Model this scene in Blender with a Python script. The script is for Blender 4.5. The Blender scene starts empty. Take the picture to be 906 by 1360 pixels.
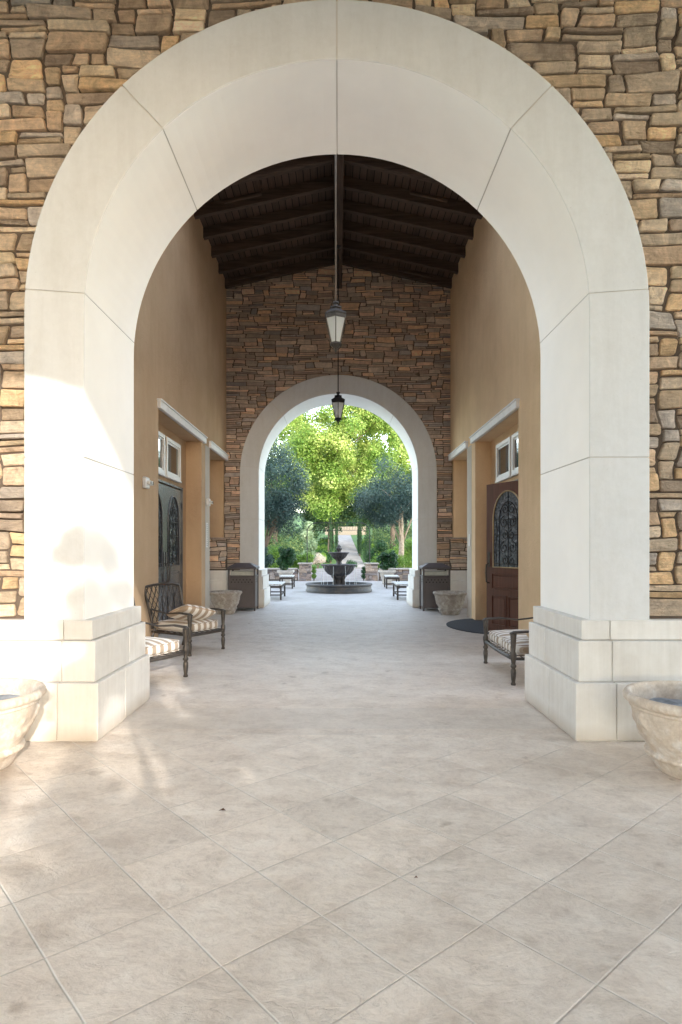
import bpy, math, random
from math import sin, cos, pi, sqrt, radians, atan2
R_ = random.Random(11)
COL = bpy.context.scene.collection
SC = bpy.context.scene

# ------------------------------------------------------------------ helpers
class MB:
    def __init__(s): s.v = []; s.f = []
    def add(s, vs, fs):
        n = len(s.v); s.v += [tuple(p) for p in vs]; s.f += [tuple(i + n for i in f) for f in fs]; return s
    def box(s, x0, x1, y0, y1, z0, z1, b=0.0):
        if x0 > x1: x0, x1 = x1, x0
        if y0 > y1: y0, y1 = y1, y0
        if z0 > z1: z0, z1 = z1, z0
        if b <= 0:
            v = [(x, y, z) for z in (z0, z1) for y in (y0, y1) for x in (x0, x1)]
            return s.add(v, [(0, 2, 3, 1), (4, 5, 7, 6), (0, 1, 5, 4), (2, 6, 7, 3), (0, 4, 6, 2), (1, 3, 7, 5)])
        # chamfered box
        v = []; idx = {}
        for iz, z in enumerate((z0, z1)):
            for iy, y in enumerate((y0, y1)):
                for ix, x in enumerate((x0, x1)):
                    sx, sy, sz = (b if ix == 0 else -b), (b if iy == 0 else -b), (b if iz == 0 else -b)
                    idx[(ix, iy, iz, 'x')] = len(v); v.append((x, y + sy, z + sz))
                    idx[(ix, iy, iz, 'y')] = len(v); v.append((x + sx, y, z + sz))
                    idx[(ix, iy, iz, 'z')] = len(v); v.append((x + sx, y + sy, z))
        f = []
        for k in (0, 1):
            q = [idx[(k, a, c, 'x')] for a, c in ((0, 0), (0, 1), (1, 1), (1, 0))]; f.append(q if k == 0 else q[::-1])
            q = [idx[(a, k, c, 'y')] for a, c in ((0, 0), (1, 0), (1, 1), (0, 1))]; f.append(q if k == 0 else q[::-1])
            q = [idx[(a, c, k, 'z')] for a, c in ((0, 0), (0, 1), (1, 1), (1, 0))]; f.append(q if k == 0 else q[::-1])
        for a in (0, 1):
            for c in (0, 1):
                f.append((idx[(a, c, 0, 'x')], idx[(a, c, 1, 'x')], idx[(a, c, 1, 'y')], idx[(a, c, 0, 'y')]))
                f.append((idx[(a, 0, c, 'x')], idx[(a, 1, c, 'x')], idx[(a, 1, c, 'z')], idx[(a, 0, c, 'z')]))
                f.append((idx[(0, a, c, 'y')], idx[(1, a, c, 'y')], idx[(1, a, c, 'z')], idx[(0, a, c, 'z')]))
                for e in (0, 1): f.append((idx[(a, c, e, 'x')], idx[(a, c, e, 'y')], idx[(a, c, e, 'z')]))
        return s.add(v, f)
    def prism(s, poly, axis, d0, d1):
        n = len(poly)
        def P(p, d):
            return {'x': (d, p[0], p[1]), 'y': (p[0], d, p[1]), 'z': (p[0], p[1], d)}[axis]
        v = [P(p, d0) for p in poly] + [P(p, d1) for p in poly]
        return s.add(v, [tuple(range(n))[::-1], tuple(range(n, 2 * n))] + [(i, (i + 1) % n, n + (i + 1) % n, n + i) for i in range(n)])
    def lathe(s, prof, seg=32, c=(0, 0, 0), disp=None, a0=0, cap=False):
        v = []; f = []
        for j, (r, z) in enumerate(prof):
            for i in range(seg):
                a = a0 + 2 * pi * i / seg
                rr = r + (disp(a, j, r, z) if disp else 0)
                v.append((c[0] + rr * cos(a), c[1] + rr * sin(a), c[2] + z))
        for j in range(len(prof) - 1):
            for i in range(seg):
                k = (i + 1) % seg
                f.append((j * seg + i, j * seg + k, (j + 1) * seg + k, (j + 1) * seg + i))
        if cap:
            f.append(tuple(range(seg))[::-1]); f.append(tuple((len(prof) - 1) * seg + i for i in range(seg)))
        return s.add(v, f)
    def tube(s, pts, r, n=8, flat=1.0):
        pts = [tuple(p) for p in pts]; m = len(pts)
        rr = r if isinstance(r, (list, tuple)) else [r] * m
        v = []; f = []
        up = None
        for i, p in enumerate(pts):
            a = pts[max(i - 1, 0)]; b = pts[min(i + 1, m - 1)]
            t = [b[k] - a[k] for k in range(3)]; L = sqrt(sum(q * q for q in t)) or 1; t = [q / L for q in t]
            if up is None:
                up = (0, 0, 1) if abs(t[2]) < .9 else (1, 0, 0)
            u = [t[1] * up[2] - t[2] * up[1], t[2] * up[0] - t[0] * up[2], t[0] * up[1] - t[1] * up[0]]
            L = sqrt(sum(q * q for q in u)) or 1; u = [q / L for q in u]
            w = [u[1] * t[2] - u[2] * t[1], u[2] * t[0] - u[0] * t[2], u[0] * t[1] - u[1] * t[0]]
            up = tuple(w)
            for k in range(n):
                a_ = 2 * pi * k / n
                v.append(tuple(p[q] + rr[i] * (cos(a_) * u[q] + flat * sin(a_) * w[q]) for q in range(3)))
        for i in range(m - 1):
            for k in range(n):
                k2 = (k + 1) % n
                f.append((i * n + k, i * n + k2, (i + 1) * n + k2, (i + 1) * n + k))
        f.append(tuple(range(n))[::-1]); f.append(tuple((m - 1) * n + k for k in range(n)))
        return s.add(v, f)
    def build(s, name, mat, parent=None, smooth=False, shift=None, angle=None):
        sh = shift
        if sh is None and parent is not None:
            sh = ROOT.get(parent.name, (0, 0, 0))
        if sh: s.v = [(a - sh[0], b - sh[1], c - sh[2]) for a, b, c in s.v]
        me = bpy.data.meshes.new(name); me.from_pydata(s.v, [], s.f); me.update()
        if smooth: me.polygons.foreach_set('use_smooth', [True] * len(me.polygons))
        if angle: me.polygons.foreach_set('use_smooth', [True] * len(me.polygons)); me.set_sharp_from_angle(angle=radians(angle))
        me.materials.append(mat)
        o = bpy.data.objects.new(name, me); COL.objects.link(o)
        if parent: o.parent = parent; ROOT[o.name] = sh or (0, 0, 0)
        return o
ROOT = {}
def tag(o, label=None, cat=None, group=None, kind=None):
    if label: o['label'] = label
    if cat: o['category'] = cat
    if group: o['group'] = group
    if kind: o['kind'] = kind
    return o
def thing(name, label, cat, loc=(0, 0, 0), rz=0, group=None, world=False):
    o = bpy.data.objects.new(name, None); COL.objects.link(o)
    o.location = loc; o.rotation_euler = (0, 0, rz); o.empty_display_size = .2
    tag(o, label, cat, group)
    ROOT[o.name] = loc if world else (0, 0, 0)
    return o
def copy_tree(o, parent=None):
    c = o.copy(); COL.objects.link(c)
    if parent: c.parent = parent
    for ch in list(o.children): copy_tree(ch, c)
    return c

# ------------------------------------------------------------------ materials
class NT:
    def __init__(s, name):
        s.m = bpy.data.materials.new(name); s.m.use_nodes = True
        s.t = s.m.node_tree; s.n = s.t.nodes; s.p = s.n['Principled BSDF']; s.out = s.n['Material Output']
    def N(s, typ, **kw):
        n = s.n.new(typ)
        for k, v in kw.items():
            if k.startswith('_'): setattr(n, k[1:], v)
            else: s.set(n, k, v)
        return n
    def set(s, n, k, v):
        i = n.inputs[int(k[1:])] if (k[0] == 'i' and k[1:].isdigit()) else n.inputs[k.replace('__', ' ')]
        if isinstance(v, bpy.types.NodeSocket): s.t.links.new(v, i)
        else: i.default_value = v
    def L(s, a, b): s.t.links.new(a, b)
    def obj(s): return s.N('ShaderNodeTexCoord').outputs['Object']
    def noise(s, vec, scale, detail=6, rough=.6, dist=0):
        n = s.N('ShaderNodeTexNoise', Vector=vec, Scale=scale, Detail=detail, Roughness=rough, Distortion=dist); return n.outputs['Fac']
    def ramp(s, fac, stops):
        r = s.N('ShaderNodeValToRGB', Fac=fac); e = r.color_ramp.elements
        while len(e) < len(stops): e.new(.5)
        for el, (p, c) in zip(e, stops): el.position = p; el.color = (*c, 1) if len(c) == 3 else c
        return r.outputs['Color']
    def math(s, op, a, b=0.0, c=0.0, clamp=False):
        n = s.N('ShaderNodeMath', i0=a, i1=b, i2=c); n.operation = op; n.use_clamp = clamp; return n.outputs[0]
    def mix(s, fac, a, b, mode='MIX'):
        n = s.N('ShaderNodeMix'); n.data_type = 'RGBA'; n.blend_type = mode
        for i, v in ((0, fac), (6, a), (7, b)):
            if isinstance(v, bpy.types.NodeSocket): s.L(v, n.inputs[i])
            else: n.inputs[i].default_value = ((*v, 1) if i and len(v) == 3 else v)
        return n.outputs[2]
    def bump(s, h, strength=.3, dist=.01):
        b = s.N('ShaderNodeBump', Height=h, Strength=strength, Distance=dist); s.L(b.outputs[0], s.p.inputs['Normal']); return b
    def map(s, vec, rot=(0, 0, 0), sc=(1, 1, 1), loc=(0, 0, 0)):
        n = s.N('ShaderNodeMapping', Vector=vec); n.inputs['Rotation'].default_value = rot; n.inputs['Scale'].default_value = sc; n.inputs['Location'].default_value = loc
        return n.outputs[0]
    def base(s, c, rough=.6, metal=0, spec=.5):
        if isinstance(c, bpy.types.NodeSocket): s.L(c, s.p.inputs['Base Color'])
        else: s.p.inputs['Base Color'].default_value = (*c, 1)
        if isinstance(rough, bpy.types.NodeSocket): s.L(rough, s.p.inputs['Roughness'])
        else: s.p.inputs['Roughness'].default_value = rough
        s.p.inputs['Metallic'].default_value = metal; s.p.inputs['Specular IOR Level'].default_value = spec
        return s.m

def mat_simple(name, c, rough=.5, metal=0, var=.12, scale=8, bump=.1, bscale=60, spec=.5):
    t = NT(name); o = t.obj()
    lo = tuple(x * (1 - var) for x in c); hi = tuple(min(1, x * (1 + var)) for x in c)
    col = t.ramp(t.noise(o, scale), [(.3, lo), (.7, hi)])
    if bump: t.bump(t.noise(o, bscale, 3), bump, .004)
    return t.base(col, rough, metal, spec)

def mat_stone(name, cols, dirt=.5, gain=1.0):
    t = NT(name); o = t.obj()
    isl = t.N('ShaderNodeNewGeometry').outputs['Random Per Island']
    n = len(cols)
    rc = t.N('ShaderNodeValToRGB', Fac=isl); rc.color_ramp.interpolation = 'CONSTANT'
    e = rc.color_ramp.elements
    while len(e) < n: e.new(.5)
    for i, c in enumerate(cols): e[i].position = i / n; e[i].color = (*[min(1, x * gain) for x in c], 1)
    # second random from island for brightness
    br = t.math('FRACT', t.math('MULTIPLY', isl, 137.3))
    brm = t.math('MULTIPLY_ADD', br, .5, .72)
    c1 = t.mix(1.0, rc.outputs[0], t.N('ShaderNodeCombineColor', Red=brm, Green=brm, Blue=brm).outputs[0], 'MULTIPLY')
    w = t.math('MULTIPLY', isl, 50.0)
    nz = t.N('ShaderNodeTexNoise', Vector=o, Scale=6.0, Detail=10.0, Roughness=.74, Distortion=1.0)
    nz.noise_dimensions = '4D'; t.L(w, nz.inputs['W'])
    mott = t.ramp(nz.outputs['Fac'], [(.30, (.36, .32, .30)), (.5, (.90, .885, .87)), (.70, (1.5, 1.44, 1.35))])
    c2 = t.mix(dirt, c1, mott, 'MULTIPLY')
    strat = t.noise(t.map(o, sc=(3, 3, 34)), 1.3, 5, .7, .6)
    c3 = t.mix(.35, c2, t.ramp(strat, [(.35, (.55, .5, .46)), (.65, (1.15, 1.12, 1.08))]), 'MULTIPLY')
    fine = t.noise(o, 45, 10, .8)
    h = t.math('ADD', t.math('MULTIPLY', fine, .7), t.math('ADD', t.math('MULTIPLY', strat, .9), nz.outputs['Fac']))
    t.bump(t.math('ADD', h, t.math('MULTIPLY', t.noise(o, 14, 8, .75, .5), 1.6)), 1.0, .026)
    return t.base(c3, .85, spec=.3)

def mat_leaf(name, cols, trans=.35, rough=.5, scale=.6, big=None):
    t = NT(name); o = t.obj()
    isl = t.N('ShaderNodeNewGeometry').outputs['Random Per Island']
    n1 = t.noise(o, scale, 3)
    f = t.math('MULTIPLY_ADD', isl, .42, t.math('MULTIPLY_ADD', n1, 1.5, -.46), clamp=True)
    k = len(cols); col = t.ramp(f, [(i / (k - 1), c) for i, c in enumerate(cols)])
    t.base(col, rough, spec=.4)
    tr = t.N('ShaderNodeBsdfTranslucent', Color=col)
    mx = t.N('ShaderNodeMixShader', Fac=trans); t.L(t.p.outputs[0], mx.inputs[1]); t.L(tr.outputs[0], mx.inputs[2])
    t.L(mx.outputs[0], t.out.inputs['Surface'])
    return t.m

M = {}
def make_materials():
    # warm ledgestone mix for front and hall
    cols = [(.40, .305, .205), (.33, .255, .18), (.43, .345, .24), (.28, .225, .175), (.37, .305, .235), (.44, .315, .19), (.32, .26, .20), (.41, .335, .255),
            (.32, .275, .235), (.43, .35, .26), (.36, .265, .185), (.36, .32, .285), (.25, .195, .15), (.38, .29, .21)]
    M['stone'] = mat_stone('ledgestone', cols, .75, 2.15)
    cols2 = [(.37, .275, .215), (.27, .205, .17), (.39, .295, .235), (.21, .178, .158), (.30, .255, .215), (.40, .29, .205), (.25, .205, .175), (.33, .275, .23), (.23, .21, .20), (.28, .23, .19)]
    M['stone_hall'] = mat_stone('hall_ledgestone', cols2, .5, 2.45)
    cols3 = [(.33, .27, .25), (.26, .24, .25), (.40, .33, .28), (.22, .20, .2), (.36, .32, .3)]
    M['stone_grey'] = mat_stone('grey_ledgestone', cols3, .7)
    M['mortar'] = mat_simple('mortar', (.12, .09, .068), .95, bump=.4); M['mortar_hall'] = mat_simple('mortar_hall', (.16, .12, .09), .95, bump=.4)
    # cast stone surround (off white plaster)
    t = NT('cast_plaster'); o = t.obj()
    a = t.noise(o, 1.3, 5, .6); b = t.noise(o, 14, 6, .7)
    col = t.mix(.5, t.ramp(a, [(.3, (.63, .635, .635)), (.7, (.68, .687, .69))]), t.ramp(b, [(.35, (.63, .634, .632)), (.65, (.69, .694, .695))]))
    st = t.noise(t.map(o, sc=(7, 7, .9)), 1, 6, .65, .3)
    col = t.mix(.35, col, t.ramp(st, [(.34, (.84, .825, .80)), (.55, (1, 1, 1))]), 'MULTIPLY')
    t.bump(t.math('ADD', t.noise(o, 45, 5, .7), t.math('MULTIPLY', b, 1.5)), .14, .01)
    pit = t.ramp(t.noise(o, 38, 3, .5), [(.24, (.72, .70, .67)), (.31, (1, 1, 1))]); col = t.mix(.5, col, pit, 'MULTIPLY')
    crk = t.ramp(t.noise(o, 3.1, 9, .75, .4), [(.40, (.90, .885, .86)), (.52, (1, 1, 1))]); col = t.mix(.3, col, crk, 'MULTIPLY')
    M['plaster'] = t.base(col, .72, spec=.3)
    M['plaster_soffit_lit'] = mat_simple('plaster_soffit_lit', (.90, .89, .865), .75, var=.03, scale=2, bump=.2, bscale=40, spec=.3)  # paler than the face: brighter light on the underside painted in
    t = NT('joint'); M['joint'] = t.base((.60, .57, .53), .9)
    # base blocks, vertical drag grain like travertine
    t = NT('cast_base_block'); o = t.obj()
    isl = t.N('ShaderNodeNewGeometry').outputs['Random Per Island']
    g = t.noise(t.map(o, sc=(22, 22, 1.2)), 1, 5, .65, .2)
    col = t.ramp(g, [(.3, (.70, .685, .665)), (.7, (.77, .757, .74))])
    k = t.math('MULTIPLY_ADD', isl, .16, .9)
    col = t.mix(1, col, t.N('ShaderNodeCombineColor', Red=k, Green=k, Blue=t.math('MULTIPLY', k, .985)).outputs[0], 'MULTIPLY')
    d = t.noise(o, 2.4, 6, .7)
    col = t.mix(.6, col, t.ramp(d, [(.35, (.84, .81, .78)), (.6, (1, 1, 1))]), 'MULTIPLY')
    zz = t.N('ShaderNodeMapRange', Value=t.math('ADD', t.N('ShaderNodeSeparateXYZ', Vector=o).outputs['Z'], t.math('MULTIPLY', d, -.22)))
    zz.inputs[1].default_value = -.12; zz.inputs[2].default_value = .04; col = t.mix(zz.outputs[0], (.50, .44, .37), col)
    t.bump(t.math('ADD', g, t.noise(o, 60, 4)), .12, .006)
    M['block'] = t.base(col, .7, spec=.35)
    # stucco
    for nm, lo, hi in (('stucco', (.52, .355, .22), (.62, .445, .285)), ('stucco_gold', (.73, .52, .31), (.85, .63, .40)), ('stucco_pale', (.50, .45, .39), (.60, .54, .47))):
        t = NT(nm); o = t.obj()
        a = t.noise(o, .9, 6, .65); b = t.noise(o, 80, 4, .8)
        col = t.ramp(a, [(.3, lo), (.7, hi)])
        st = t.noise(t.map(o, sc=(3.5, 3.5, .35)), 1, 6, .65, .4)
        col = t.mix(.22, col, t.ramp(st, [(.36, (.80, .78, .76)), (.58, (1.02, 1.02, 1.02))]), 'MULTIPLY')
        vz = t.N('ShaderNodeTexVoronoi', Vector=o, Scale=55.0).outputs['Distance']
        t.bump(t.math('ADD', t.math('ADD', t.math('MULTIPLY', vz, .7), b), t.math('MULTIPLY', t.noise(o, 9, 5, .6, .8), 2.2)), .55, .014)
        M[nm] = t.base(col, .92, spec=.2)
    # trim
    M['trim'] = mat_simple('painted_trim', (.86, .85, .83), .6, var=.05)
    M['frame_white'] = mat_simple('white_window_frame', (.80, .80, .79), .4, var=.03, bump=0)
    M['soffit_grey'] = mat_simple('soffit_grey', (.50, .52, .55), .9)
    # dark timber
    t = NT('dark_timber'); o = t.obj()
    g = t.noise(t.map(o, sc=(18, 1.2, 18)), 1, 6, .65, .5)
    col = t.ramp(g, [(.3, (.035, .023, .017)), (.7, (.10, .066, .047))])
    t.bump(g, .5, .01); M['timber'] = t.base(col, .75, spec=.25)
    t = NT('dark_rafter'); o = t.obj()
    g = t.noise(t.map(o, sc=(1.2, 18, 18)), 1, 6, .65, .5)
    col = t.ramp(g, [(.3, (.045, .030, .023)), (.7, (.12, .082, .060))])
    t.bump(g, .5, .01); M['rafter'] = t.base(col, .7, spec=.25)
    t = NT('roof_deck'); o = t.obj()
    sx = t.N('ShaderNodeSeparateXYZ', Vector=o).outputs['X']
    fr = t.math('FRACT', t.math('MULTIPLY', sx, 1 / .135))
    idx = t.math('FLOOR', t.math('MULTIPLY', sx, 1 / .135))
    wn = t.N('ShaderNodeTexWhiteNoise'); wn.noise_dimensions = '1D'; t.L(idx, wn.inputs['W'])
    gr = t.math('LESS_THAN', fr, .09)
    g = t.noise(t.map(o, sc=(20, .9, 20)), 1, 6, .7, .4)
    col = t.mix(t.math('MULTIPLY_ADD', wn.outputs['Value'], .6, .1), t.ramp(g, [(.3, (.035, .024, .018)), (.7, (.10, .068, .05))]), (.12, .08, .06))
    col = t.mix(gr, col, (.006, .004, .003))
    t.bump(t.math('MULTIPLY', gr, -1), .7, .01); M['deck'] = t.base(col, .8, spec=.2)
    # floor: stamped concrete
    t = NT('stamped_concrete'); o = t.obj()
    S = t.N('ShaderNodeSeparateXYZ', Vector=o); X, Y = S.outputs['X'], S.outputs['Y']
    wob = t.N('ShaderNodeTexNoise', Vector=o, Scale=1.7, Detail=3.0); wv = t.N('ShaderNodeVectorMath', i0=wob.outputs['Color'], i1=(.5, .5, .5)); wv.operation = 'SUBTRACT'
    ws = t.N('ShaderNodeVectorMath', i0=wv.outputs[0]); ws.operation = 'SCALE'; ws.inputs['Scale'].default_value = .016
    wa = t.N('ShaderNodeVectorMath', i0=o, i1=ws.outputs[0]); wa.operation = 'ADD'
    T = .463; ang = radians(41.0)
    # offset so that grid crossing is at (-.721, 2.586)
    mp = t.N('ShaderNodeVectorMath', i0=wa.outputs[0], i1=(.721, -2.586, 0)); mp.operation = 'ADD'
    rot = t.map(mp.outputs[0], rot=(0, 0, -ang), sc=(1 / T,) * 3)
    r2 = t.N('ShaderNodeSeparateXYZ', Vector=rot)
    def line(c, w):
        d = t.math('ABSOLUTE', t.math('SUBTRACT', t.math('FRACT', t.math('ADD', c, .5)), .5))
        mr = t.N('ShaderNodeMapRange', Value=d); mr.interpolation_type = 'SMOOTHSTEP'
        mr.inputs[1].default_value = 0; mr.inputs[2].default_value = w; mr.inputs[3].default_value = 1; mr.inputs[4].default_value = 0
        return mr.outputs[0]
    la = line(r2.outputs['X'], .014); lb = line(r2.outputs['Y'], .014)
    mask = t.math('LESS_THAN', Y, 5.0)
    grid = t.math('MULTIPLY', t.math('MAXIMUM', la, lb), mask)
    gridn = t.math('MULTIPLY', grid, t.math('MULTIPLY_ADD', t.noise(o, 2.3, 4), 1.4, -.15, clamp=True))
    def tr(y0, w):
        d = t.math('ABSOLUTE', t.math('SUBTRACT', Y, y0)); return t.math('LESS_THAN', d, w)
    joints = t.math('MAXIMUM', tr(5.02, .006), t.math('MAXIMUM', tr(9.96, .02), tr(17.0, .03)))
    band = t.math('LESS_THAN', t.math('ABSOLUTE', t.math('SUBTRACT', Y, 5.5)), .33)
    big = t.noise(o, .55, 6, .62, .6); mid = t.noise(o, 3.2, 9, .7, .5); fine = t.noise(o, 24, 8, .75, .3)
    rip = t.noise(t.map(o, rot=(0, 0, .7), sc=(1.5, 2.3, 1)), 2.1, 10, .68, .35)
    c = t.ramp(mid, [(.30, (.69, .595, .505)), (.5, (.80, .705, .61)), (.70, (.86, .78, .69))])
    c = t.mix(.45, c, t.ramp(big, [(.3, (.78, .74, .71)), (.5, (.98, .98, .98)), (.75, (1.08, 1.08, 1.08))]), 'MULTIPLY')
    c = t.mix(.6, c, t.ramp(rip, [(.36, (.78, .745, .72)), (.5, (1, 1, 1)), (.66, (1.08, 1.08, 1.08))]), 'MULTIPLY')
    c = t.mix(.8, c, t.ramp(fine, [(.34, (.84, .82, .80)), (.5, (1, 1, 1)), (.66, (1.06, 1.06, 1.06))]), 'MULTIPLY')
    rid = t.N('ShaderNodeTexNoise', Vector=t.map(o, rot=(0, 0, .9), sc=(1, 1.8, 1)), Scale=2.6, Detail=7.0, Roughness=.6, Distortion=.5).outputs['Fac']
    rl = t.math('ABSOLUTE', t.math('SUBTRACT', rid, .5))
    rlm = t.N('ShaderNodeMapRange', Value=rl); rlm.inputs[1].default_value = 0; rlm.inputs[2].default_value = .012; rlm.inputs[3].default_value = 1; rlm.inputs[4].default_value = 0
    crest = t.math('MULTIPLY', rlm.outputs[0], t.math('MULTIPLY_ADD', t.noise(o, 1.9, 4), 2.6, -1.15, clamp=True))
    c = t.mix(t.math('MULTIPLY', crest, .55), c, (.36, .31, .27))
    sp2 = t.ramp(t.noise(o, 9.5, 3, .5), [(.70, (1, 1, 1)), (.78, (.55, .50, .46))]); c = t.mix(.55, c, sp2, 'MULTIPLY')
    # per tile tone
    fx = t.math('FLOOR', r2.outputs['X']); fy = t.math('FLOOR', r2.outputs['Y'])
    wn = t.N('ShaderNodeTexWhiteNoise'); wn.noise_dimensions = '2D'; t.L(t.N('ShaderNodeCombineXYZ', X=fx, Y=fy).outputs[0], wn.inputs['Vector'])
    tn = t.math('MULTIPLY_ADD', t.math('MULTIPLY', wn.outputs['Value'], mask), .13, .93)
    c = t.mix(1, c, t.N('ShaderNodeCombineColor', Red=tn, Green=tn, Blue=tn).outputs[0], 'MULTIPLY')
    spots = t.ramp(t.N('ShaderNodeTexNoise', Vector=o, Scale=4.2, Detail=2.0, Distortion=.3).outputs['Fac'], [(.68, (1, 1, 1)), (.76, (.60, .55, .51))])
    c = t.mix(.7, c, spots, 'MULTIPLY')
    # the first family of joints is pale, the other dark
    c = t.mix(t.math('MULTIPLY', t.math('MULTIPLY', la, mask), .75), c, (.80, .75, .68))
    c = t.mix(t.math('MULTIPLY', t.math('MULTIPLY', lb, mask), t.math('MULTIPLY_ADD', mid, 2.4, -.9, clamp=True)), c, (.34, .30, .27))
    c = t.mix(t.math('MULTIPLY', joints, .35), c, (.62, .60, .57))
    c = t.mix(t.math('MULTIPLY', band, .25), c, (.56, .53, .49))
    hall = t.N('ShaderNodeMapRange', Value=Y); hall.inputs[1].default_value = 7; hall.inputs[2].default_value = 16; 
    c = t.mix(t.math('MULTIPLY', hall.outputs[0], .9), c, t.mix(1, c, (.56, .61, .69), 'MULTIPLY'))  # bluish sky reflection toward the far end painted in as a darker tint
    veins = t.N('ShaderNodeTexVoronoi', Vector=t.N('ShaderNodeVectorMath', i0=o, i1=wv.outputs[0]).outputs[0], Scale=2.1); veins.feature = 'DISTANCE_TO_EDGE'
    vn = t.math('LESS_THAN', veins.outputs['Distance'], .006)
    h = t.math('ADD', t.math('MULTIPLY', rip, 2.0), t.math('ADD', t.math('MULTIPLY', fine, .35), t.math('MULTIPLY', gridn, -.75)))
    h = t.math('ADD', h, t.math('MULTIPLY', crest, -.5))
    t.bump(h, .6, .03)
    ro = t.N('ShaderNodeMapRange', Value=mid); ro.inputs[3].default_value = .34; ro.inputs[4].default_value = .62
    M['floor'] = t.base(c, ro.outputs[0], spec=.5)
    # metals
    M['bronze'] = mat_simple('weathered_bronze', (.085, .075, .068), .42, .55, .3, 14, .25, 90)
    M['bronze_light'] = mat_simple('brown_bronze', (.20, .155, .115), .45, .4, .2, 20, .1)
    M['iron'] = mat_simple('black_iron', (.018, .018, .02), .5, .3, .2, 20, .1)
    M['bin'] = mat_simple('powder_coated_steel', (.082, .072, .078), .5, .2, .15, 3, .15, 140)
    M['brass'] = mat_simple('aged_brass', (.50, .38, .22), .35, .6, .15, 12, .1)
    M['hole'] = mat_simple('dark_hole', (.006, .006, .007), .9, bump=0)
    M['liner'] = mat_simple('bin_liner', (.50, .53, .52), .55, bump=.3, bscale=20)
    # door woods
    for nm, lo, hi, ro in (('mahogany', (.085, .032, .020), (.17, .066, .042), .35), ('grey_door', (.045, .044, .05), (.10, .098, .11), .25)):
        t = NT(nm); o = t.obj(); g = t.noise(t.map(o, sc=(26, 26, 1.3)), 1, 6, .6, .8)
        t.bump(g, .12, .004); M[nm] = t.base(t.ramp(g, [(.3, lo), (.7, hi)]), ro)
    t = NT('door_glass'); o = t.obj()
    g = t.noise(o, 16, 3, .6, 1); M['glass'] = t.base(t.ramp(g, [(.35, (.05, .065, .08)), (.62, (.20, .24, .28)), (.75, (.5, .55, .6))]), .12, spec=.9)
    t.bump(t.noise(o, 40, 2), .5, .006)
    t = NT('window_glass'); M['pane'] = t.base((.045, .04, .035), .04, spec=.9)
    t = NT('frosted_glass'); t.base((.82, .84, .83), .45)
    tr_ = t.N('ShaderNodeBsdfTranslucent', Color=(.85, .87, .86, 1)); mx = t.N('ShaderNodeMixShader', Fac=.5)
    t.L(t.p.outputs[0], mx.inputs[1]); t.L(tr_.outputs[0], mx.inputs[2]); t.L(mx.outputs[0], t.out.inputs['Surface']); M['frost'] = t.m
    # striped fabric
    t = NT('striped_fabric'); o = t.obj(); x = t.N('ShaderNodeSeparateXYZ', Vector=o).outputs['X']
    u = t.math('MULTIPLY', t.math('ADD', x, 2.0), 1 / .118)
    rc = t.N('ShaderNodeValToRGB', Fac=t.math('FRACT', u)); rc.color_ramp.interpolation = 'CONSTANT'
    st = [(0, (.74, .71, .67)), (.42, (.50, .42, .34)), (.48, (.36, .285, .215)), (.90, (.50, .42, .34)), (.95, (.74, .71, .67))]
    e = rc.color_ramp.elements
    while len(e) < len(st): e.new(.5)
    for el, (p, c) in zip(e, st): el.position = p; el.color = (*c, 1)
    wv_ = t.noise(o, 220, 2)
    t.bump(t.math('ADD', wv_, t.math('MULTIPLY', t.noise(o, 9, 4), 4)), .25, .006)
    M['stripe'] = t.base(rc.outputs[0], .9, spec=.15); M['stripe'].node_tree.nodes['Principled BSDF'].inputs['Sheen Weight'].default_value = .2
    M['piping'] = mat_simple('tan_piping', (.40, .27, .17), .85)
    M['tan_fabric'] = mat_simple('tan_fabric', (.50, .36, .24), .9, var=.3, scale=30, bump=.5, bscale=120)
    # terracotta pots
    for nm, c1, c2, c3 in (('pot_tan', (.60, .52, .44), (.68, .63, .58), (.52, .43, .35)), ('pot_grey', (.38, .35, .32), (.52, .50, .47), (.26, .235, .21))):
        t = NT(nm); o = t.obj()
        a = t.noise(o, 7, 9, .75, .1); b = t.noise(o, 34, 6, .75)
        c = t.ramp(a, [(.32, c3), (.5, c1), (.62, c2)])
        c = t.mix(.45, c, t.ramp(b, [(.35, (.7, .66, .62)), (.65, (1.15, 1.13, 1.1))]), 'MULTIPLY')
        t.bump(b, .4, .006); M[nm] = t.base(c, .9, spec=.2)
    M['pale_trough'] = mat_simple('pale_trough', (.52, .49, .45), .9, var=.25, scale=6, bump=.4)
    M['soil'] = mat_simple('grey_soil', (.30, .33, .37), .95, var=.5, scale=9, bump=.8, bscale=50)
    # fountain stone
    t = NT('fountain_stone'); o = t.obj(); a = t.noise(o, 3, 8, .7, .4)
    c = t.ramp(a, [(.3, (.035, .035, .042)), (.55, (.075, .068, .068)), (.75, (.17, .145, .125))])
    t.bump(t.noise(o, 25, 6, .7), .4, .02); M['fount'] = t.base(c, .55, spec=.5)
    t = NT('basin_stone'); o = t.obj(); S2 = t.N('ShaderNodeSeparateXYZ', Vector=o); a = t.noise(o, 2.2, 8, .7, .8)
    c = t.ramp(a, [(.3, (.03, .036, .045)), (.5, (.065, .066, .07)), (.72, (.15, .125, .10))])
    t.bump(t.noise(o, 18, 6, .7), .4, .02); M['basin'] = t.base(c, .6)
    t = NT('pool_water'); t.base((.10, .14, .17), .06, spec=.9); t.bump(t.noise(t.obj(), 14, 3), .4, .02); M['water'] = t.m
    t = NT('falling_water'); t.base((.85, .9, .93), .2); t.p.inputs['Alpha'].default_value = .75; M['spray'] = t.m
    M['mat'] = mat_simple('rubber_mat', (.030, .036, .048), .85, var=.2, scale=40, bump=.6, bscale=200)
    M['plastic'] = mat_simple('white_plastic', (.76, .76, .75), .4, var=.03, bump=0)
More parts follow.
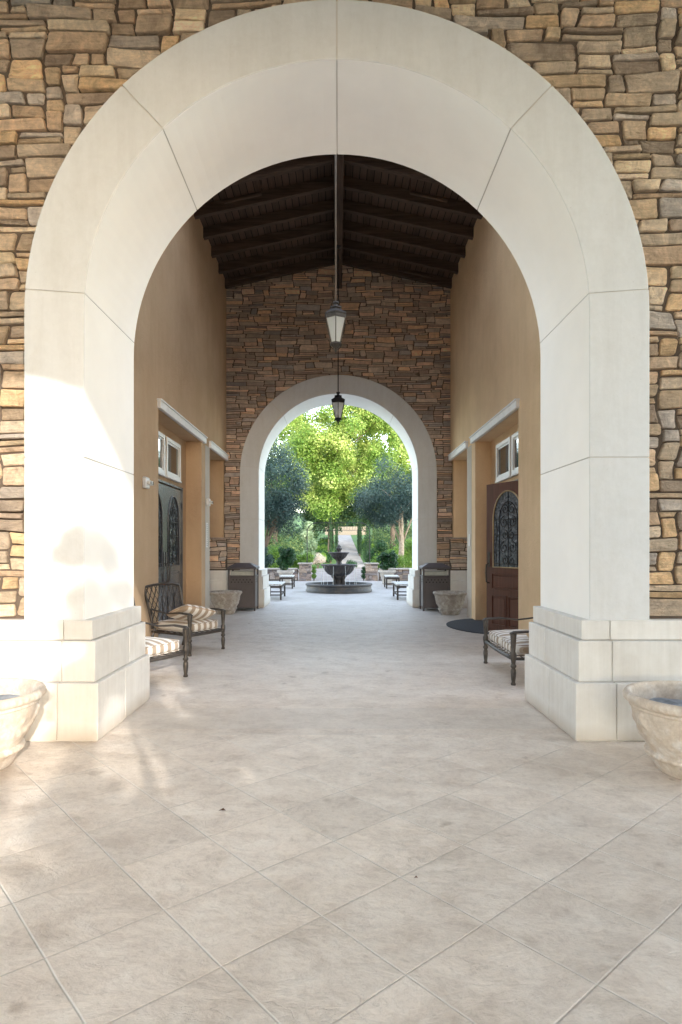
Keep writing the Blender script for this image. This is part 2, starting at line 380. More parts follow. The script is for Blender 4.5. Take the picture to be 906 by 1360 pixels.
    M['plate_grey'] = mat_simple('plate_print', (.42, .43, .45), .5, bump=0)
    M['lens'] = mat_simple('lens', (.12, .12, .13), .2, bump=0)
    # outside
    M['bark'] = mat_simple('bark', (.13, .095, .07), .95, var=.45, scale=14, bump=1, bscale=30)
    M['bark_pale'] = mat_simple('pale_bark', (.36, .29, .22), .95, var=.35, scale=10, bump=1, bscale=24)
    M['leaf_maple'] = mat_leaf('maple_leaf', [(.03, .08, .015), (.11, .22, .03), (.26, .38, .08), (.50, .58, .19), (.78, .78, .38)], .5, .5, .35)
    M['leaf_olive'] = mat_leaf('olive_leaf', [(.008, .026, .026), (.018, .046, .043), (.045, .088, .075), (.11, .16, .13)], .15, .45, .8)
    M['leaf_bush'] = mat_leaf('bush_leaf', [(.008, .035, .012), (.02, .075, .02), (.05, .14, .035)], .25, .35, 1.2)
    M['leaf_lime'] = mat_leaf('lime_leaf', [(.06, .14, .02), (.15, .28, .04), (.34, .44, .08)], .4, .5, .9)
    M['leaf_cypress'] = mat_leaf('cypress_leaf', [(.008, .03, .012), (.02, .06, .02), (.045, .11, .03)], .15, .6, .9)
    M['leaf_far'] = mat_leaf('distant_leaf', [(.015, .05, .025), (.04, .10, .045), (.13, .20, .07), (.34, .36, .13)], .35, .6, .35)
    M['leaf_pale'] = mat_leaf('pale_leaf', [(.16, .26, .14), (.30, .40, .22), (.5, .56, .36)], .35, .6, .9)
    M['flower'] = mat_leaf('cream_flowers', [(.45, .36, .28), (.7, .62, .52), (.82, .78, .7)], .3, .7, 1.2)
    M['grass'] = mat_simple('lawn', (.07, .15, .025), .95, var=.5, scale=3, bump=.8, bscale=40)
    M['gravel'] = mat_simple('pale_driveway', (.30, .26, .245), .9, var=.3, scale=1.4, bump=.5, bscale=30)
    M['path'] = mat_simple('hill_path', (.30, .27, .25), .9, var=.35, scale=1.5, bump=.4, bscale=30)
    M['asphalt'] = mat_simple('asphalt', (.07, .07, .075), .9, var=.3, scale=2)
    M['plaza'] = mat_simple('plaza_concrete', (.30, .275, .25), .8, var=.15, scale=.8)
    M['roof'] = mat_simple('clay_roof_tile', (.28, .14, .09), .85, var=.3, scale=4)
    M['dry_leaf'] = mat_simple('dry_leaf', (.11, .045, .02), .8)
    M['bench_wood'] = mat_simple('bench_dark_wood', (.05, .042, .038), .7, var=.3, scale=20)
    M['bench_pad'] = mat_simple('bench_pad', (.55, .55, .54), .9, var=.2, scale=12)
make_materials()

# ------------------------------------------------------------------ ledgestone generator
def warp(x, z):
    return (x + .012 * sin(z * 9.1 + 1.3 * sin(x * 1.9)) + .012 * sin(x * 11 + z * 15),
            z + .012 * sin(x * 2.3 + 1.7 * sin(z * 1.3)) + .007 * sin(x * 6.7 + z * 5.1))
def stones(mb, x0, x1, z0, z1, yf, face=-1, keep=None, push=None, rnd=None, cw=.055, ch=.050, deep=.035, hw=(36, 44, 20), rcf=(.06, .20)):
    rnd = rnd or R_
    nx = int(round((x1 - x0) / cw)); nz = int(round((z1 - z0) / ch)); cw = (x1 - x0) / nx; ch = (z1 - z0) / nz
    occ = [[False] * nx for _ in range(nz)]
    for j in range(nz):
        i = 0
        while i < nx:
            if occ[j][i]: i += 1; continue
            h = rnd.choices([1, 2, 3], hw)[0]; w = rnd.choices([2, 3, 4, 5, 6, 7, 8, 9], [9, 16, 20, 19, 15, 10, 7, 4])[0]
            if h == 1: w += 1
            if h == 3: w = max(2, w - 1)
            free = 0
            while i + free < nx and free < w and not occ[j][i + free]: free += 1
            w = free
            # avoid leaving a 1-cell sliver
            if i + w < nx and not occ[j][i + w] and (i + w + 1 >= nx or occ[j][i + w + 1]): w += 1
            h = min(h, nz - j)
            while h > 1 and any(occ[j + q][i + p] for q in range(h) for p in range(w)): h -= 1
            for q in range(h):
                for p in range(w): occ[j + q][i + p] = True
            xa, xb, za, zb = x0 + i * cw, x0 + (i + w) * cw, z0 + j * ch, z0 + (j + h) * ch
            i += w
            if keep and not keep((xa + xb) / 2, (za + zb) / 2, xa, xb, za, zb): continue
            g = .001 + rnd.random() * .002
            if i * cw + x0 >= x1 - 1e-6: pass
            xa += g; xb -= g; za += g; zb -= g
            W, H = xb - xa, zb - za; rc = min(W, H) * rnd.uniform(*rcf)
            pts = []
            jit = [(rnd.uniform(-1, 1) * .017, rnd.uniform(-1, 1) * .009) for _ in range(4)]
            cor = [(xa, za), (xb, za), (xb, zb), (xa, zb)]
            cor = [(c[0] + (abs(jx) if k in (0, 3) else -abs(jx)), c[1] + (abs(jz) if k < 2 else -abs(jz))) for k, (c, (jx, jz)) in enumerate(zip(cor, jit))]
            sg = [(1, 1), (-1, 1), (-1, -1), (1, -1)]
            for k in range(4):
                cx_, cz_ = cor[k]; sx, sz = sg[k]; ccx, ccz = cx_ + sx * rc, cz_ + sz * rc
                a0 = [pi, 1.5 * pi, 0, .5 * pi][k]
                for q in range(3):
                    a = a0 + q * pi / 4
                    pts.append((ccx + rc * cos(a), ccz + rc * sin(a)))
                nxk = cor[(k + 1) % 4]
                for tt in (.35, .68):
                    px = cx_ + (nxk[0] - cx_) * tt; pz = cz_ + (nxk[1] - cz_) * tt
                    q = rnd.uniform(-.001, .003)
                    if k in (0, 2): pz += q * sg[k][1]
                    else: px += q * (-1 if k == 1 else 1)
                    pts.append((px, pz))
            mx, mz = (xa + xb) / 2, (za + zb) / 2
            d = rnd.uniform(.3, 1.0) * deep; n = len(pts); vs = []
            tilt = rnd.uniform(-.06, .06); tz = rnd.uniform(-.10, .10)
            rings = ((0, -.01), (0, d - .010), (.003, d - .003), (.010, d), (.028, d + .002))
            for ri, (sc_, dd) in enumerate(rings):
                for (px, pz) in pts:
                    dx, dz = mx - px, mz - pz; L = sqrt(dx * dx + dz * dz) or 1; s_ = min(sc_ / L, .62 if ri == 4 else .35)
                    nzz = (rnd.uniform(-.0045, .0045) if ri == 4 else rnd.uniform(-.0025, .0025) if ri == 3 else 0)
                    qx, qz = px + dx * s_, pz + dz * s_
                    e = dd + nzz + (0 if dd < 0 else (qx - mx) * tilt + (qz - mz) * tz)
                    wx, wz = warp(qx, qz)
                    if push: wx, wz = push(wx, wz)
                    vs.append((wx, yf + face * e, wz))
            wx, wz = warp(mx, mz)
            if push: wx, wz = push(wx, wz)
            vs.append((wx, yf + face * (d + rnd.uniform(0, .004)), wz))
            fs = []
            for r in range(4):
                for q in range(n):
                    k = (q + 1) % n
                    f = (r * n + q, r * n + k, (r + 1) * n + k, (r + 1) * n + q)
                    fs.append(f if face < 0 else f[::-1])
            for q in range(n):
                f = (4 * n + q, 4 * n + (q + 1) % n, 5 * n); fs.append(f if face < 0 else f[::-1])
            mb.add(vs, fs)

# ------------------------------------------------------------------ arched wall (used twice + the drive's far wall)
ZC = 3.355; RI = 1.99; RO = 2.465
def core_wall(mb, xa, xb, y0, y1, z0, z1, r, cx=0, zc=ZC):
    # jambs, head with arched hole
    mb.box(xa, cx - r, y0, y1, z0, z1); mb.box(cx + r, xb, y0, y1, z0, z1)
    n = 40
    for i in range(n):
        a, b = pi * i / n, pi * (i + 1) / n
        p, q = (cx + r * cos(a), zc + r * sin(a)), (cx + r * cos(b), zc + r * sin(b))
        mb.prism([(q[0], q[1]), (p[0], p[1]), (p[0], z1), (q[0], z1)], 'y', y0, y1)
def surround(parent, cx, yf, yb, zbase, group=None):
    mb = MB(); jm = MB()
    g = .0045
    a1 = math.asin(.145 / RI); a2 = radians(46.5)
    def curve(side, s):  # s<0 straight part below centre, s>=0 angle ; returns unit pos & normal
        if s < 0: return (side * 1.0, 0.0, s)
        return (side * cos(s), sin(s), 0)
    prof = [(RI + .008, yf), (RO - .008, yf), (RO, yf + .008), (RO, yb - .008), (RO - .008, yb), (RI + .008, yb), (RI, yb - .008), (RI, yf + .008)]
    segs = []
    for side in (1, -1):
        segs += [(side, [zbase - ZC, 2.21 - ZC - g]), (side, [2.21 - ZC + g, -.3, -.0001, a1 * .5, a1 - g / RI * .8])]
        k = 14
        segs += [(side, [a1 + g / RI * .8 + (a2 - g / RI - a1 - g / RI) * i / k for i in range(k + 1)])]
        segs += [(side, [a2 + g / RI + (pi / 2 - g / RI - a2 - g / RI) * i / k for i in range(k + 1)])]
    def sweep(m, pr, side, ss):
        n = len(pr); v = []; f = []
        for s in ss:
            ux, uz, dz = curve(side, s)
            for r, y in pr: v.append((cx + ux * r, y, ZC + uz * r + dz))
        for i in range(len(ss) - 1):
            for k in range(n):
                k2 = (k + 1) % n; q = (i * n + k, i * n + k2, (i + 1) * n + k2, (i + 1) * n + k)
                f.append(q if side < 0 else q[::-1])
        e0 = tuple(range(n)); e1 = tuple((len(ss) - 1) * n + k for k in range(n))
        f.append(e0[::-1] if side < 0 else e0); f.append(e1 if side < 0 else e1[::-1])
        m.add(v, f)
    for side, ss in segs: sweep(mb, prof, side, ss)
    ip = [(RI + .009, yf + .008), (RO - .01, yf + .008), (RO - .01, yb - .008), (RI + .009, yb - .008)]
    for side in (1, -1): sweep(jm, ip, side, [zbase - ZC + .01, 0 - .0001] + [pi / 2 * i / 24 for i in range(25)])
    o = mb.build('arch_surround', M['plaster'], parent)
    o.data.materials.append(M['plaster_soffit_lit'])
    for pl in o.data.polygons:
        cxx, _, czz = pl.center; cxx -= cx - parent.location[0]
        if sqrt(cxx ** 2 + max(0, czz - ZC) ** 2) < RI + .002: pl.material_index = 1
    jm.build('joint_filler', M['joint'], o)
    return o
def pier_base(parent, side, cx, y0, y1, xo):
    # three stepped tiers of cast blocks; front plane y0
    mb = MB(); g = .003
    tiers = [(0.012, .452, 1.84, 0.0), (.458, .772, 1.875, .035), (.778, .930, 1.91, .07)]
    for k, (za, zb, xi, st) in enumerate(tiers):
        yb = y1 - st * .6; ya = y0 + st
        xs = [xi, 2.135 + (.0 if k else .02), 2.135 + 1.05, xo] if xo > 3.3 else [xi, 2.135, xo]
        ys = [ya, ya + .62 + (.18 if k == 1 else 0), yb]
        for a in range(len(xs) - 1):
            for b in range(2):
                xa_, xb_ = xs[a] + (g if a else 0), xs[a + 1] - (g if a < len(xs) - 2 else 0)
                ya_, yb_ = ys[b] + (g if b else 0), ys[b + 1] - (g if b == 0 else 0)
                x_0, x_1 = cx + side * xa_, cx + side * xb_
                mb.box(x_0, x_1, ya_, yb_, za, zb, .005)
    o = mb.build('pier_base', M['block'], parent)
    jm = MB(); jm.box(cx + side * 1.93, cx + side * (xo - .02), y0 + .09, y1 - .06, 0.0, .92)
    jm.box(cx + side * 1.852, cx + side * (xo - .02), y0 + .012, y1 - .012, 0.002, .444)
    jm.box(cx + side * 1.887, cx + side * (xo - .02), y0 + .047, y1 - .033, 0.444, .766)
    jm.build('joint_filler', M['joint'], o)
    return o

CXN = -.012
wall = thing('arched_stone_wall', 'ledgestone wall pierced by the large near archway framed in off-white plaster', 'wall', (0, 5, 0), world=True)
mb = MB(); core_wall(mb, -7.2, 7.2, 4.985, 6.10, .925, 10.8, RO - .03, CXN); 
mb.build('wall_core', M['mortar'], wall)
mb = MB(); mb.box(-8.0, 8.0, -3.98, 4.98, 7.25, 7.45); mb.build('unseen_drive_roof', M['soffit_grey'], wall)  # unseen roof over the drive, sized to hold sky light off the front
def keep_n(mx, mz, xa, xb, za, zb):
    # drop if wholly under the surround / in the opening
    far = max(sqrt((x - CXN) ** 2 + max(0, z - ZC) ** 2) for x in (xa, xb) for z in (za, zb))
    return far > RO - .01
def push_r(cx, rr):
    def f(x, z):
        dx, dz = x - cx, max(0, z - ZC); r = sqrt(dx * dx + dz * dz)
        if r < rr:
            k = rr / (r or 1); x = cx + dx * k
            if z > ZC: z = ZC + (z - ZC) * k
        return x, z
    return f
mb = MB(); stones(mb, -4.2, 4.2, .935, 7.2, 4.985, -1, keep_n, push_r(CXN, RO - .04), random.Random(5), cw=.072, ch=.052, hw=(34, 40, 26), deep=.045)
mb.build('stone_facing', M['stone'], wall)
surround(wall, CXN, 4.92, 6.12, .93)
for s in (-1, 1): pier_base(wall, s, CXN, 4.81, 6.135, 6.2)

wall2 = thing('arched_stone_wall', 'dark brown ledgestone gable wall at the far end of the passage around the smaller-looking arch', 'wall', (0, 15.6, 0), world=True)
mb = MB(); core_wall(mb, -14, 14, 15.69, 16.82, .925, 9.0, RO - .03, 0)
mb.build('wall_core', M['mortar_hall'], wall2)
def keep_f(mx, mz, xa, xb, za, zb):
    far = max(sqrt(x * x + max(0, z - ZC) ** 2) for x in (xa, xb) for z in (za, zb)); return far > RO - .01
mb = MB(); stones(mb, -2.86, 2.86, .935, 8.9, 15.69, -1, keep_f, push_r(0, RO - .04), random.Random(8), cw=.075, ch=.050, hw=(55, 36, 9), deep=.03)
mb.build('stone_facing', M['stone_hall'], wall2)
surround(wall2, 0, 15.63, 16.84, .93)
for s in (-1, 1): pier_base(wall2, s, 0, 15.52, 16.86, 2.9)

# ------------------------------------------------------------------ side walls
def prismz(mb, *a): mb.box(*a)
def leaf_door(parent, loc, rz, w, mat, label=None, h=2.60, handle=True):
    """door leaf: local x along leaf from hinge, thickness y +-0.022, z up"""
    sgn = 1 if w > 0 else -1; W = abs(w); t = .022
    mb = MB()
    gx0, gx1 = .19, W - .19; gz0, gtop = 1.16, h - .15; r = (gx1 - gx0) / 2; gzc = gtop - r * 1.25; gcx = W / 2
    X = lambda x: sgn * x
    def bx(x0, x1, z0, z1, tt=t): mb.box(X(x0), X(x1), -tt, tt, z0, z1)
    bx(0, gx0, .01, h); bx(gx1, W, .01, h); bx(gx0, gx1, .01, gz0)
    n = 16
    for i in range(n):
        a, b = pi * i / n, pi * (i + 1) / n
        p, q = (gcx + r * cos(a), gzc + 1.25 * r * sin(a)), (gcx + r * cos(b), gzc + 1.25 * r * sin(b))
        mb.prism([(X(q[0]), q[1]), (X(p[0]), p[1]), (X(p[0]), h), (X(q[0]), h)], 'y', -t, t)
    d = mb.build('door', mat, None, angle=20); d.parent = parent; d.location = loc; d.rotation_euler = (0, 0, rz)
    ROOT[d.name] = (0, 0, 0)
    if label: d['label'] = label
    mb = MB()
    for (z0, z1) in ((.78, 1.06), (.16, .68)):
        for sy in (-1, 1):
            xs = [(gx0 - .03, gx1 + .03)] if z0 > .5 else [(gx0 - .03, gcx - .03), (gcx + .03, gx1 + .03)]
            for xa, xb in xs:
                mb.box(X(xa + .045), X(xb - .045), sy * t, sy * (t + .010), z0 + .045, z1 - .045, .006)
                for k in range(4):
                    e = .018
                    A = [(xa, xb, z0, z0 + e), (xa, xb, z1 - e, z1), (xa, xa + e, z0 + e, z1 - e), (xb - e, xb, z0 + e, z1 - e)][k]
                    mb.box(X(A[0]), X(A[1]), sy * t, sy * (t + .016), A[2], A[3])
    gb = MB()
    for sy in (-1, 1):
        pts = [(X(gx0), sy * (t + .004), gz0), (X(gx0), sy * (t + .004), gzc)] + [(X(gcx - r * cos(pi * i / 20)), sy * (t + .004), gzc + 1.25 * r * sin(pi * i / 20)) for i in range(1, 20)] + [(X(gx1), sy * (t + .004), gzc), (X(gx1), sy * (t + .004), gz0), (X(gx0), sy * (t + .004), gz0)]
        gb.tube(pts, .013, 6)
    mb.build('door_panel', mat, d, angle=30); gb.build('glazing_bead', M['brass'] if mat is M['mahogany'] else mat, d, smooth=True)
    mb = MB(); pts = [(X(gx0), gz0), (X(gx1), gz0), (X(gx1), gzc)] + [(X(gcx + r * cos(pi * i / 20)), gzc + 1.25 * r * sin(pi * i / 20)) for i in range(1, 20)] + [(X(gx0), gzc)]
    mb.prism(pts, 'y', -.004, .004); mb.build('glass', M['glass'], d)
    mb = MB()
    for sy in (-1, 1):
        yy = sy * .013
        def sp(cx_, cz_, rad, turns, a0, s2, rr=.007):
            P = []
            for i in range(26):
                q = i / 25; a = a0 + s2 * q * turns * 2 * pi; ra = rad * (1 - .82 * q); P.append((X(cx_ + ra * cos(a)), yy, cz_ + ra * sin(a)))
            mb.tube(P, rr, 5)
        for s2 in (-1, 1):
            for k in range(5):
                zc_ = gz0 + .12 + k * .215
                rad = .105 if k % 2 else .085
                if zc_ + rad > gtop - .06: rad *= .7
                sp(gcx + s2 * rad * 1.02, zc_, rad, 1.4, pi / 2 if s2 > 0 else pi / 2, -s2 if k % 2 else s2)
            mb.tube([(X(gcx + s2 * .235), yy, gz0), (X(gcx + s2 * .235), yy, gzc)] + [(X(gcx + s2 * .235 * cos(a)), yy, gzc + .30 * sin(a)) for a in (.3, .6, .9, 1.2, 1.5)], .008, 5)
            mb.tube([(X(gcx + s2 * .30), yy, gz0 + .05), (X(gcx + s2 * .33), yy, gz0 + .35), (X(gcx + s2 * .29), yy, gz0 + .6), (X(gcx + s2 * .33), yy, gz0 + .85)], .006, 5)
        mb.tube([(X(gcx), yy, gz0), (X(gcx), yy, gtop)], .007, 5)
        for zz in (gz0 + .06, gz0 + .55, gzc): mb.tube([(X(gx0), yy, zz), (X(gx1), yy, zz)], .006, 5)
    mb.build('scroll_grille', M['iron'], d, smooth=True)
    if handle:
        mb = MB()
        for sy in (-1, 1):
            mb.tube([(X(W - .075), sy * t, 1.22), (X(W - .075), sy * (t + .06), 1.20), (X(W - .075), sy * (t + .07), 1.05), (X(W - .075), sy * (t + .06), .90), (X(W - .075), sy * t, .88)], .012, 8)
            mb.box(X(W - .105), X(W - .045), sy * t, sy * (t + .012), 1.16, 1.42, .004)
            mb.lathe([(0.0, .0), (.028, 0), (.03, .03), (0, .04)], 14, (X(W - .075), 0, 1.35)) if sy < 0 else None
        mb.build('handle', M['bronze'], d, smooth=False)
    mb = MB()
    for zz in (.25, 1.3, 2.3): mb.tube([(0, -.03, zz - .06), (0, -.03, zz + .06)], .012, 8)
    mb.build('hinge', M['iron'], d)
    return d

def side_wall(s):
    nm = 'left' if s < 0 else 'right'
    lab = {-1: 'tan stucco side wall on the left of the passage with closed grey double doors', 1: 'golden tan stucco side wall on the right of the passage with one mahogany door ajar'}[s]
    w = thing('stucco_wall', lab, 'wall', (s * 2.8, 11, 0), world=True)
    B = MB(); xo = 3.34; X0 = 2.8; top = 8.75
    # lower piers
    def b(ya, yb, za, zb, xa=X0, xb=xo): B.box(s * xa, s * xb, ya, yb, za, zb)
    b(6.125, 6.30, 0, 3.66); b(8.40, 9.72, 0, 3.66); b(12.78, 13.57, 0, 3.66)
    b(8.40, 15.62, 3.66, top)
    b(9.72, 12.78, 0, 3.66, 3.12, xo)          # recess back around the doors
    b(12.98, 13.57, 0, 3.66, xo, 3.85)
    b(15.50, 15.66, 1.74, 3.66, 2.86, 3.62)    # far reveal of the niche
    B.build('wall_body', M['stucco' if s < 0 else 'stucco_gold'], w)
    # pillar face between the recesses, grey sky light painted into its colour
    P = MB(); P.box(s * 2.795, s * 2.83, 12.79 + .34, 13.565, 0.0, 3.655); P.build('pillar_sky_tint', M['stucco_pale'], w)
    T = MB()
    for ya, yb in ((9.66, 13.02), (13.50, 15.60)):
        T.box(s * 2.745, s * 2.82, ya, yb, 3.66, 3.775, .006)
        T.box(s * 2.725, s * 2.82, ya - .02, yb + .02, 3.775, 3.80, .004) if yb < 15 else T.box(s * 2.725, s * 2.82, ya - .02, yb, 3.775, 3.80, .004)
    T.build('lintel_trim', M['trim'], w)
    # stone wainscot on the niche's far reveal
    S_ = MB(); stones(S_, *( (2.76, 3.60) if s > 0 else (-3.60, -2.76)), .95, 1.70, 15.42, -1, None, None, random.Random(30 + s), cw=.06, ch=.05, deep=.03)
    st = S_.build('stone_wainscot', M['stone_hall'], w)
    c = MB(); c.box(s * 2.78, s * 3.62, 15.42, 15.64, .93, 1.70); c.build('mortar_core', M['mortar'], st)
    c = MB(); c.box(s * 2.70, s * 3.62, 15.34, 15.66, 1.70, 1.745, .008); c.build('stone_cap', M['stone_grey'], st)
    c = MB()
    for xa, xb in ((2.74, 3.16), (3.166, 3.60)):
        c.box(s * xa, s * xb, 15.36, 15.50, .70, .93, .005); c.box(s * xa, s * xb, 15.33, 15.50, .01, .694, .005)
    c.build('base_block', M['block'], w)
    # doors
    fr = MB()
    for ya, yb, za, zb in ((9.88, 9.92, 0, 2.66), (12.22, 12.26, 0, 2.66), (9.88, 12.26, 2.625, 2.66)):
        fr.box(s * 3.05, s * 3.14, ya, yb, za, zb)
    mat = M['grey_door'] if s < 0 else M['mahogany']
    fr.build('door_frame', mat, w)
    if s < 0:
        leaf_door(w, (-3.095 + 2.8, 9.925 - 11, 0), radians(90), 1.145, mat)
        leaf_door(w, (-3.095 + 2.8, 12.215 - 11, 0), radians(90), -1.145, mat)
    else:
        leaf_door(w, (3.085 - 2.8, 9.95 - 11, 0), atan2(1.04, -.45), 1.15, mat, 'mahogany door leaf standing ajar with arched iron scroll glass')
        leaf_door(w, (3.095 - 2.8, 12.215 - 11, 0), radians(-90), 1.145, mat, 'closed mahogany door leaf behind the open one')
        dk = MB(); dk.box(3.125, 3.135, 9.93, 11.06, .0, 2.62); dk.build('doorway_interior', M['hole'], w)
    # transom windows
    for ya, yb in ((10.16, 11.10), (11.22, 12.20)):
        f = MB(); e = .065
        for A in ((ya, yb, 2.79, 2.79 + e), (ya, yb, 3.49 - e, 3.49), (ya, ya + e, 2.79 + e, 3.49 - e), (yb - e, yb, 2.79 + e, 3.49 - e)):
            f.box(s * 3.075, s * 3.14, *A)
        e2 = .035; a2, b2 = ya + e, yb - e
        for A in ((a2, b2, 2.855, 2.855 + e2), (a2, b2, 3.425 - e2, 3.425), (a2, a2 + e2, 2.855 + e2, 3.425 - e2), (b2 - e2, b2, 2.855 + e2, 3.425 - e2)):
            f.box(s * 3.10, s * 3.14, *A)
        wo = f.build('window', M['frame_white'], w)
        p = MB(); p.box(s * 3.112, s * 3.116, ya + e, yb - e, 2.85, 3.43); p.build('pane', M['pane'], wo)
        k = MB(); k.box(s * 3.06, s * 3.12, ya - .01, yb + .01, 2.755, 2.788, .003); k.build('sill', M['trim'], wo)
    return w
side_wall(-1); side_wall(1)

# ------------------------------------------------------------------ timber roof over the passage
roof = thing('timber_roof', 'dark stained timber ceiling of rafters and boards over the passage', 'roof', (0, 11, 8), world=True)
sl = .218
mb = MB()
for s in (-1, 1):
    A = [(s * 0.0, 8.74), (s * 3.4, 8.74 - sl * 3.4), (s * 3.4, 8.78 - sl * 3.4), (s * 0.0, 8.78)]
    mb.prism(A, 'y', 10.85, 15.68)
mb.build('roof_boards', M['deck'], roof)
for i in range(12):
    y = 15.45 - .82 * i
    if y < 10.2: break
    for s in (-1, 1):
        m_ = MB(); hb = .21
        poly = [(s * .09, 8.735 - sl * .09), (s * .09, 8.735 - hb - sl * .09), (s * 2.82, 8.735 - hb - sl * 2.82), (s * 2.82, 8.735 - sl * 2.82)]
        m_.prism(poly, 'y', y - .055, y + .055); m_.build('rafter', M['rafter'], roof)
mb = MB(); mb.box(-.07, .09, 6.13, 15.66, 7.98, 8.73, .01); mb.build('ridge_beam', M['timber'], roof)
# outer roof skin
tr_ = MB()
for s in (-1, 1):
    tr_.prism([(0, 8.99), (s * 3.5, 8.99 - sl * 3.5), (s * 3.5, 9.12 - sl * 3.5), (0, 9.12)], 'y', 10.8, 17.2)
tr_.build('clay_tile_roof', M['roof'], roof)
for i, (xa, xb, y) in enumerate(((-2.15, -1.45, 11.75), (1.35, 2.05, 11.75), (-2.62, -1.45, 14.98), (1.42, 2.35, 14.98))):
    m_ = MB(); za = 8.52 - sl * abs(xa) - .06; zb = 8.52 - sl * abs(xb) - .06
    m_.tube([(xa, y, za), (xb, y, zb)], .028, 8); m_.tube([(xa if abs(xa) < abs(xb) else xb, y, min(8.735, max(za, zb) + .25)), (xa if abs(xa) < abs(xb) else xb, y, max(za, zb))], .012, 6)
    lb = ['linear light bar under the left roof slope nearest the camera', 'linear light bar under the right roof slope nearest the camera', 'linear light bar under the left roof slope by the far stone wall', 'linear light bar under the right roof slope by the far stone wall'][i]
    tag(m_.build('light_bar', M['rafter'], None, smooth=True), lb, 'light', 'linear light bars under the roof')

# ------------------------------------------------------------------ lanterns
def lantern(loc, top, label, mats):
    t = thing('hanging_lantern', label, 'lantern', loc, 0, 'lanterns hanging in the passage')
    body, rod = mats
    H = .69; m_ = MB()
    m_.tube([(0, 0, H - .01), (0, 0, top - loc[2])], .0115, 8); m_.lathe([(0, top - loc[2]), (.07, top - loc[2]), (.06, top - loc[2] - .03), (.012, top - loc[2] - .05)], 16)
    m_.build('rod', rod, t, angle=40)
    m_ = MB(); hexa = dict(seg=6, a0=pi / 6)
    m_.lathe([(0.0, H - .0), (.045, H - .0), (.048, H - .02), (.03, H - .035), (.032, H - .06), (.085, H - .075), (.09, H - .088), (.075, H - .10), (.095, H - .125), (.150, H - .160), (.166, H - .170), (.166, H - .185), (.155, H - .19), (.150, H - .235), (.157, H - .24), (.10, H - .245)], 6, a0=pi / 6)
    m_.build('cap', body, t)
    z1, z0, r1, r0 = H - .24, .12, .150, .068
    m_ = MB(); m_.lathe([(r0 - .006, z0), (r1 - .006, z1)], 6, a0=pi / 6, cap=True); m_.build('glass', M['frost'], t)
    m_ = MB()
    for k in range(6):
        a = pi / 6 + k * pi / 3; m_.tube([(r0 * cos(a), r0 * sin(a), z0), (r1 * cos(a), r1 * sin(a), z1)], .0075, 5)
    m_.lathe([(r0 - .01, z0), (r0 + .012, z0), (r0 + .012, z0 + .012), (r0 - .01, z0 + .012)], 6, a0=pi / 6)
    m_.lathe([(r0 + .004, z0), (r0 + .016, z0 - .012), (.03, z0 - .055), (.012, z0 - .07), (.018, z0 - .085), (.014, z0 - .10), (.004, 0.0), (0, 0)], 12)
    for k in range(6):
        a = k * pi / 3; P = [((r0 + .01 + .012 * sin(q * 3)) * cos(a) * (1 - q * .5), (r0 + .01 + .012 * sin(q * 3)) * sin(a) * (1 - q * .5), z0 - .075 * q) for q in (0, .3, .6, 1)]
        m_.tube(P, .005, 5)
    m_.build('lantern_frame', body, t)
    return t
lantern((-.035, 8.5, 4.15), 7.98, 'hanging lantern nearest the camera with bright frosted panes on a long tan rod', (M['bronze'], M['bronze_light']))
lantern((-.005, 13.45, 4.15), 7.98, 'farther, smaller-looking black lantern hanging in front of the far arch', (M['iron'], M['iron']))

# ------------------------------------------------------------------ pots
def pot_mesh(fancy=True, rim=.45, h=.52, foot=.25):
    m_ = MB(); seg = 240
    prof = [(foot * .0 + .001, 0), (foot * .96, 0), (foot, .012), (foot * 1.10, .06), (foot * 1.17, .098), (foot * 1.20, .10), (foot * 1.27, .108), (foot * 1.29, .122), (foot * 1.27, .136), (foot * 1.20, .142)]
    zz = .15
    n = 48
    for i in range(n + 1):
        q = i / n; z = .145 + (h - .145 - .10) * q; r = foot * 1.20 + (rim * .90 - foot * 1.20) * (1 - (1 - q) ** 1.7)
        prof.append((r, z))
    prof += [(rim * .93, h - .095), (rim * .935, h - .085), (rim * .92, h - .078), (rim * .95, h - .070), (rim * 1.0, h - .05), (rim * 1.005, h - .02), (rim * .985, h - .003), (rim * .95, h), (rim * .915, h - .006), (rim * .90, h - .03), (rim * .885, h - .10), (rim * .875, h - .13)]
    zt, zb = h - .10, .145
    def disp(a, j, r, z):
        d = 0
        if 10 <= j <= 58:
            q = (z - zb) / (zt - zb)
            ph = (a * 6 / (2 * pi)) % 1.0
            sag = .82 - .50 * (1 - (2 * ph - 1) ** 2)
            dd = abs(q - sag)
            if dd < .15: d += .013 * (1 - (dd / .15) ** 2) * (.75 + .25 * sin(a * 34 + q * 18))
            e = min(ph, 1 - ph)
            if e < .10 and .15 < q < .93: d += .012 * (1 - (e / .10) ** 2) * (.75 + .25 * sin(q * 30)) * (1 - abs(q - .55) * .9)
            dd = sqrt(((ph - .5) * 3.0) ** 2 + ((q - .66) * 2.0) ** 2)
            if dd < .24: d += .012 * (1 - dd / .24) * (1 + .3 * cos(6 * atan2(q - .66, ph - .5)))
            d += 0
        if abs(z - (h - .05)) < .03 and r > rim * .97: d += .011 * abs(sin(a * 28)) - .004
        if .098 < z < .14: d += .003 * sin(a * 50)
        return d
    m_.lathe(prof, seg, disp=disp if fancy else (lambda a, j, r, z: disp(a, j, r, z)))
    return m_
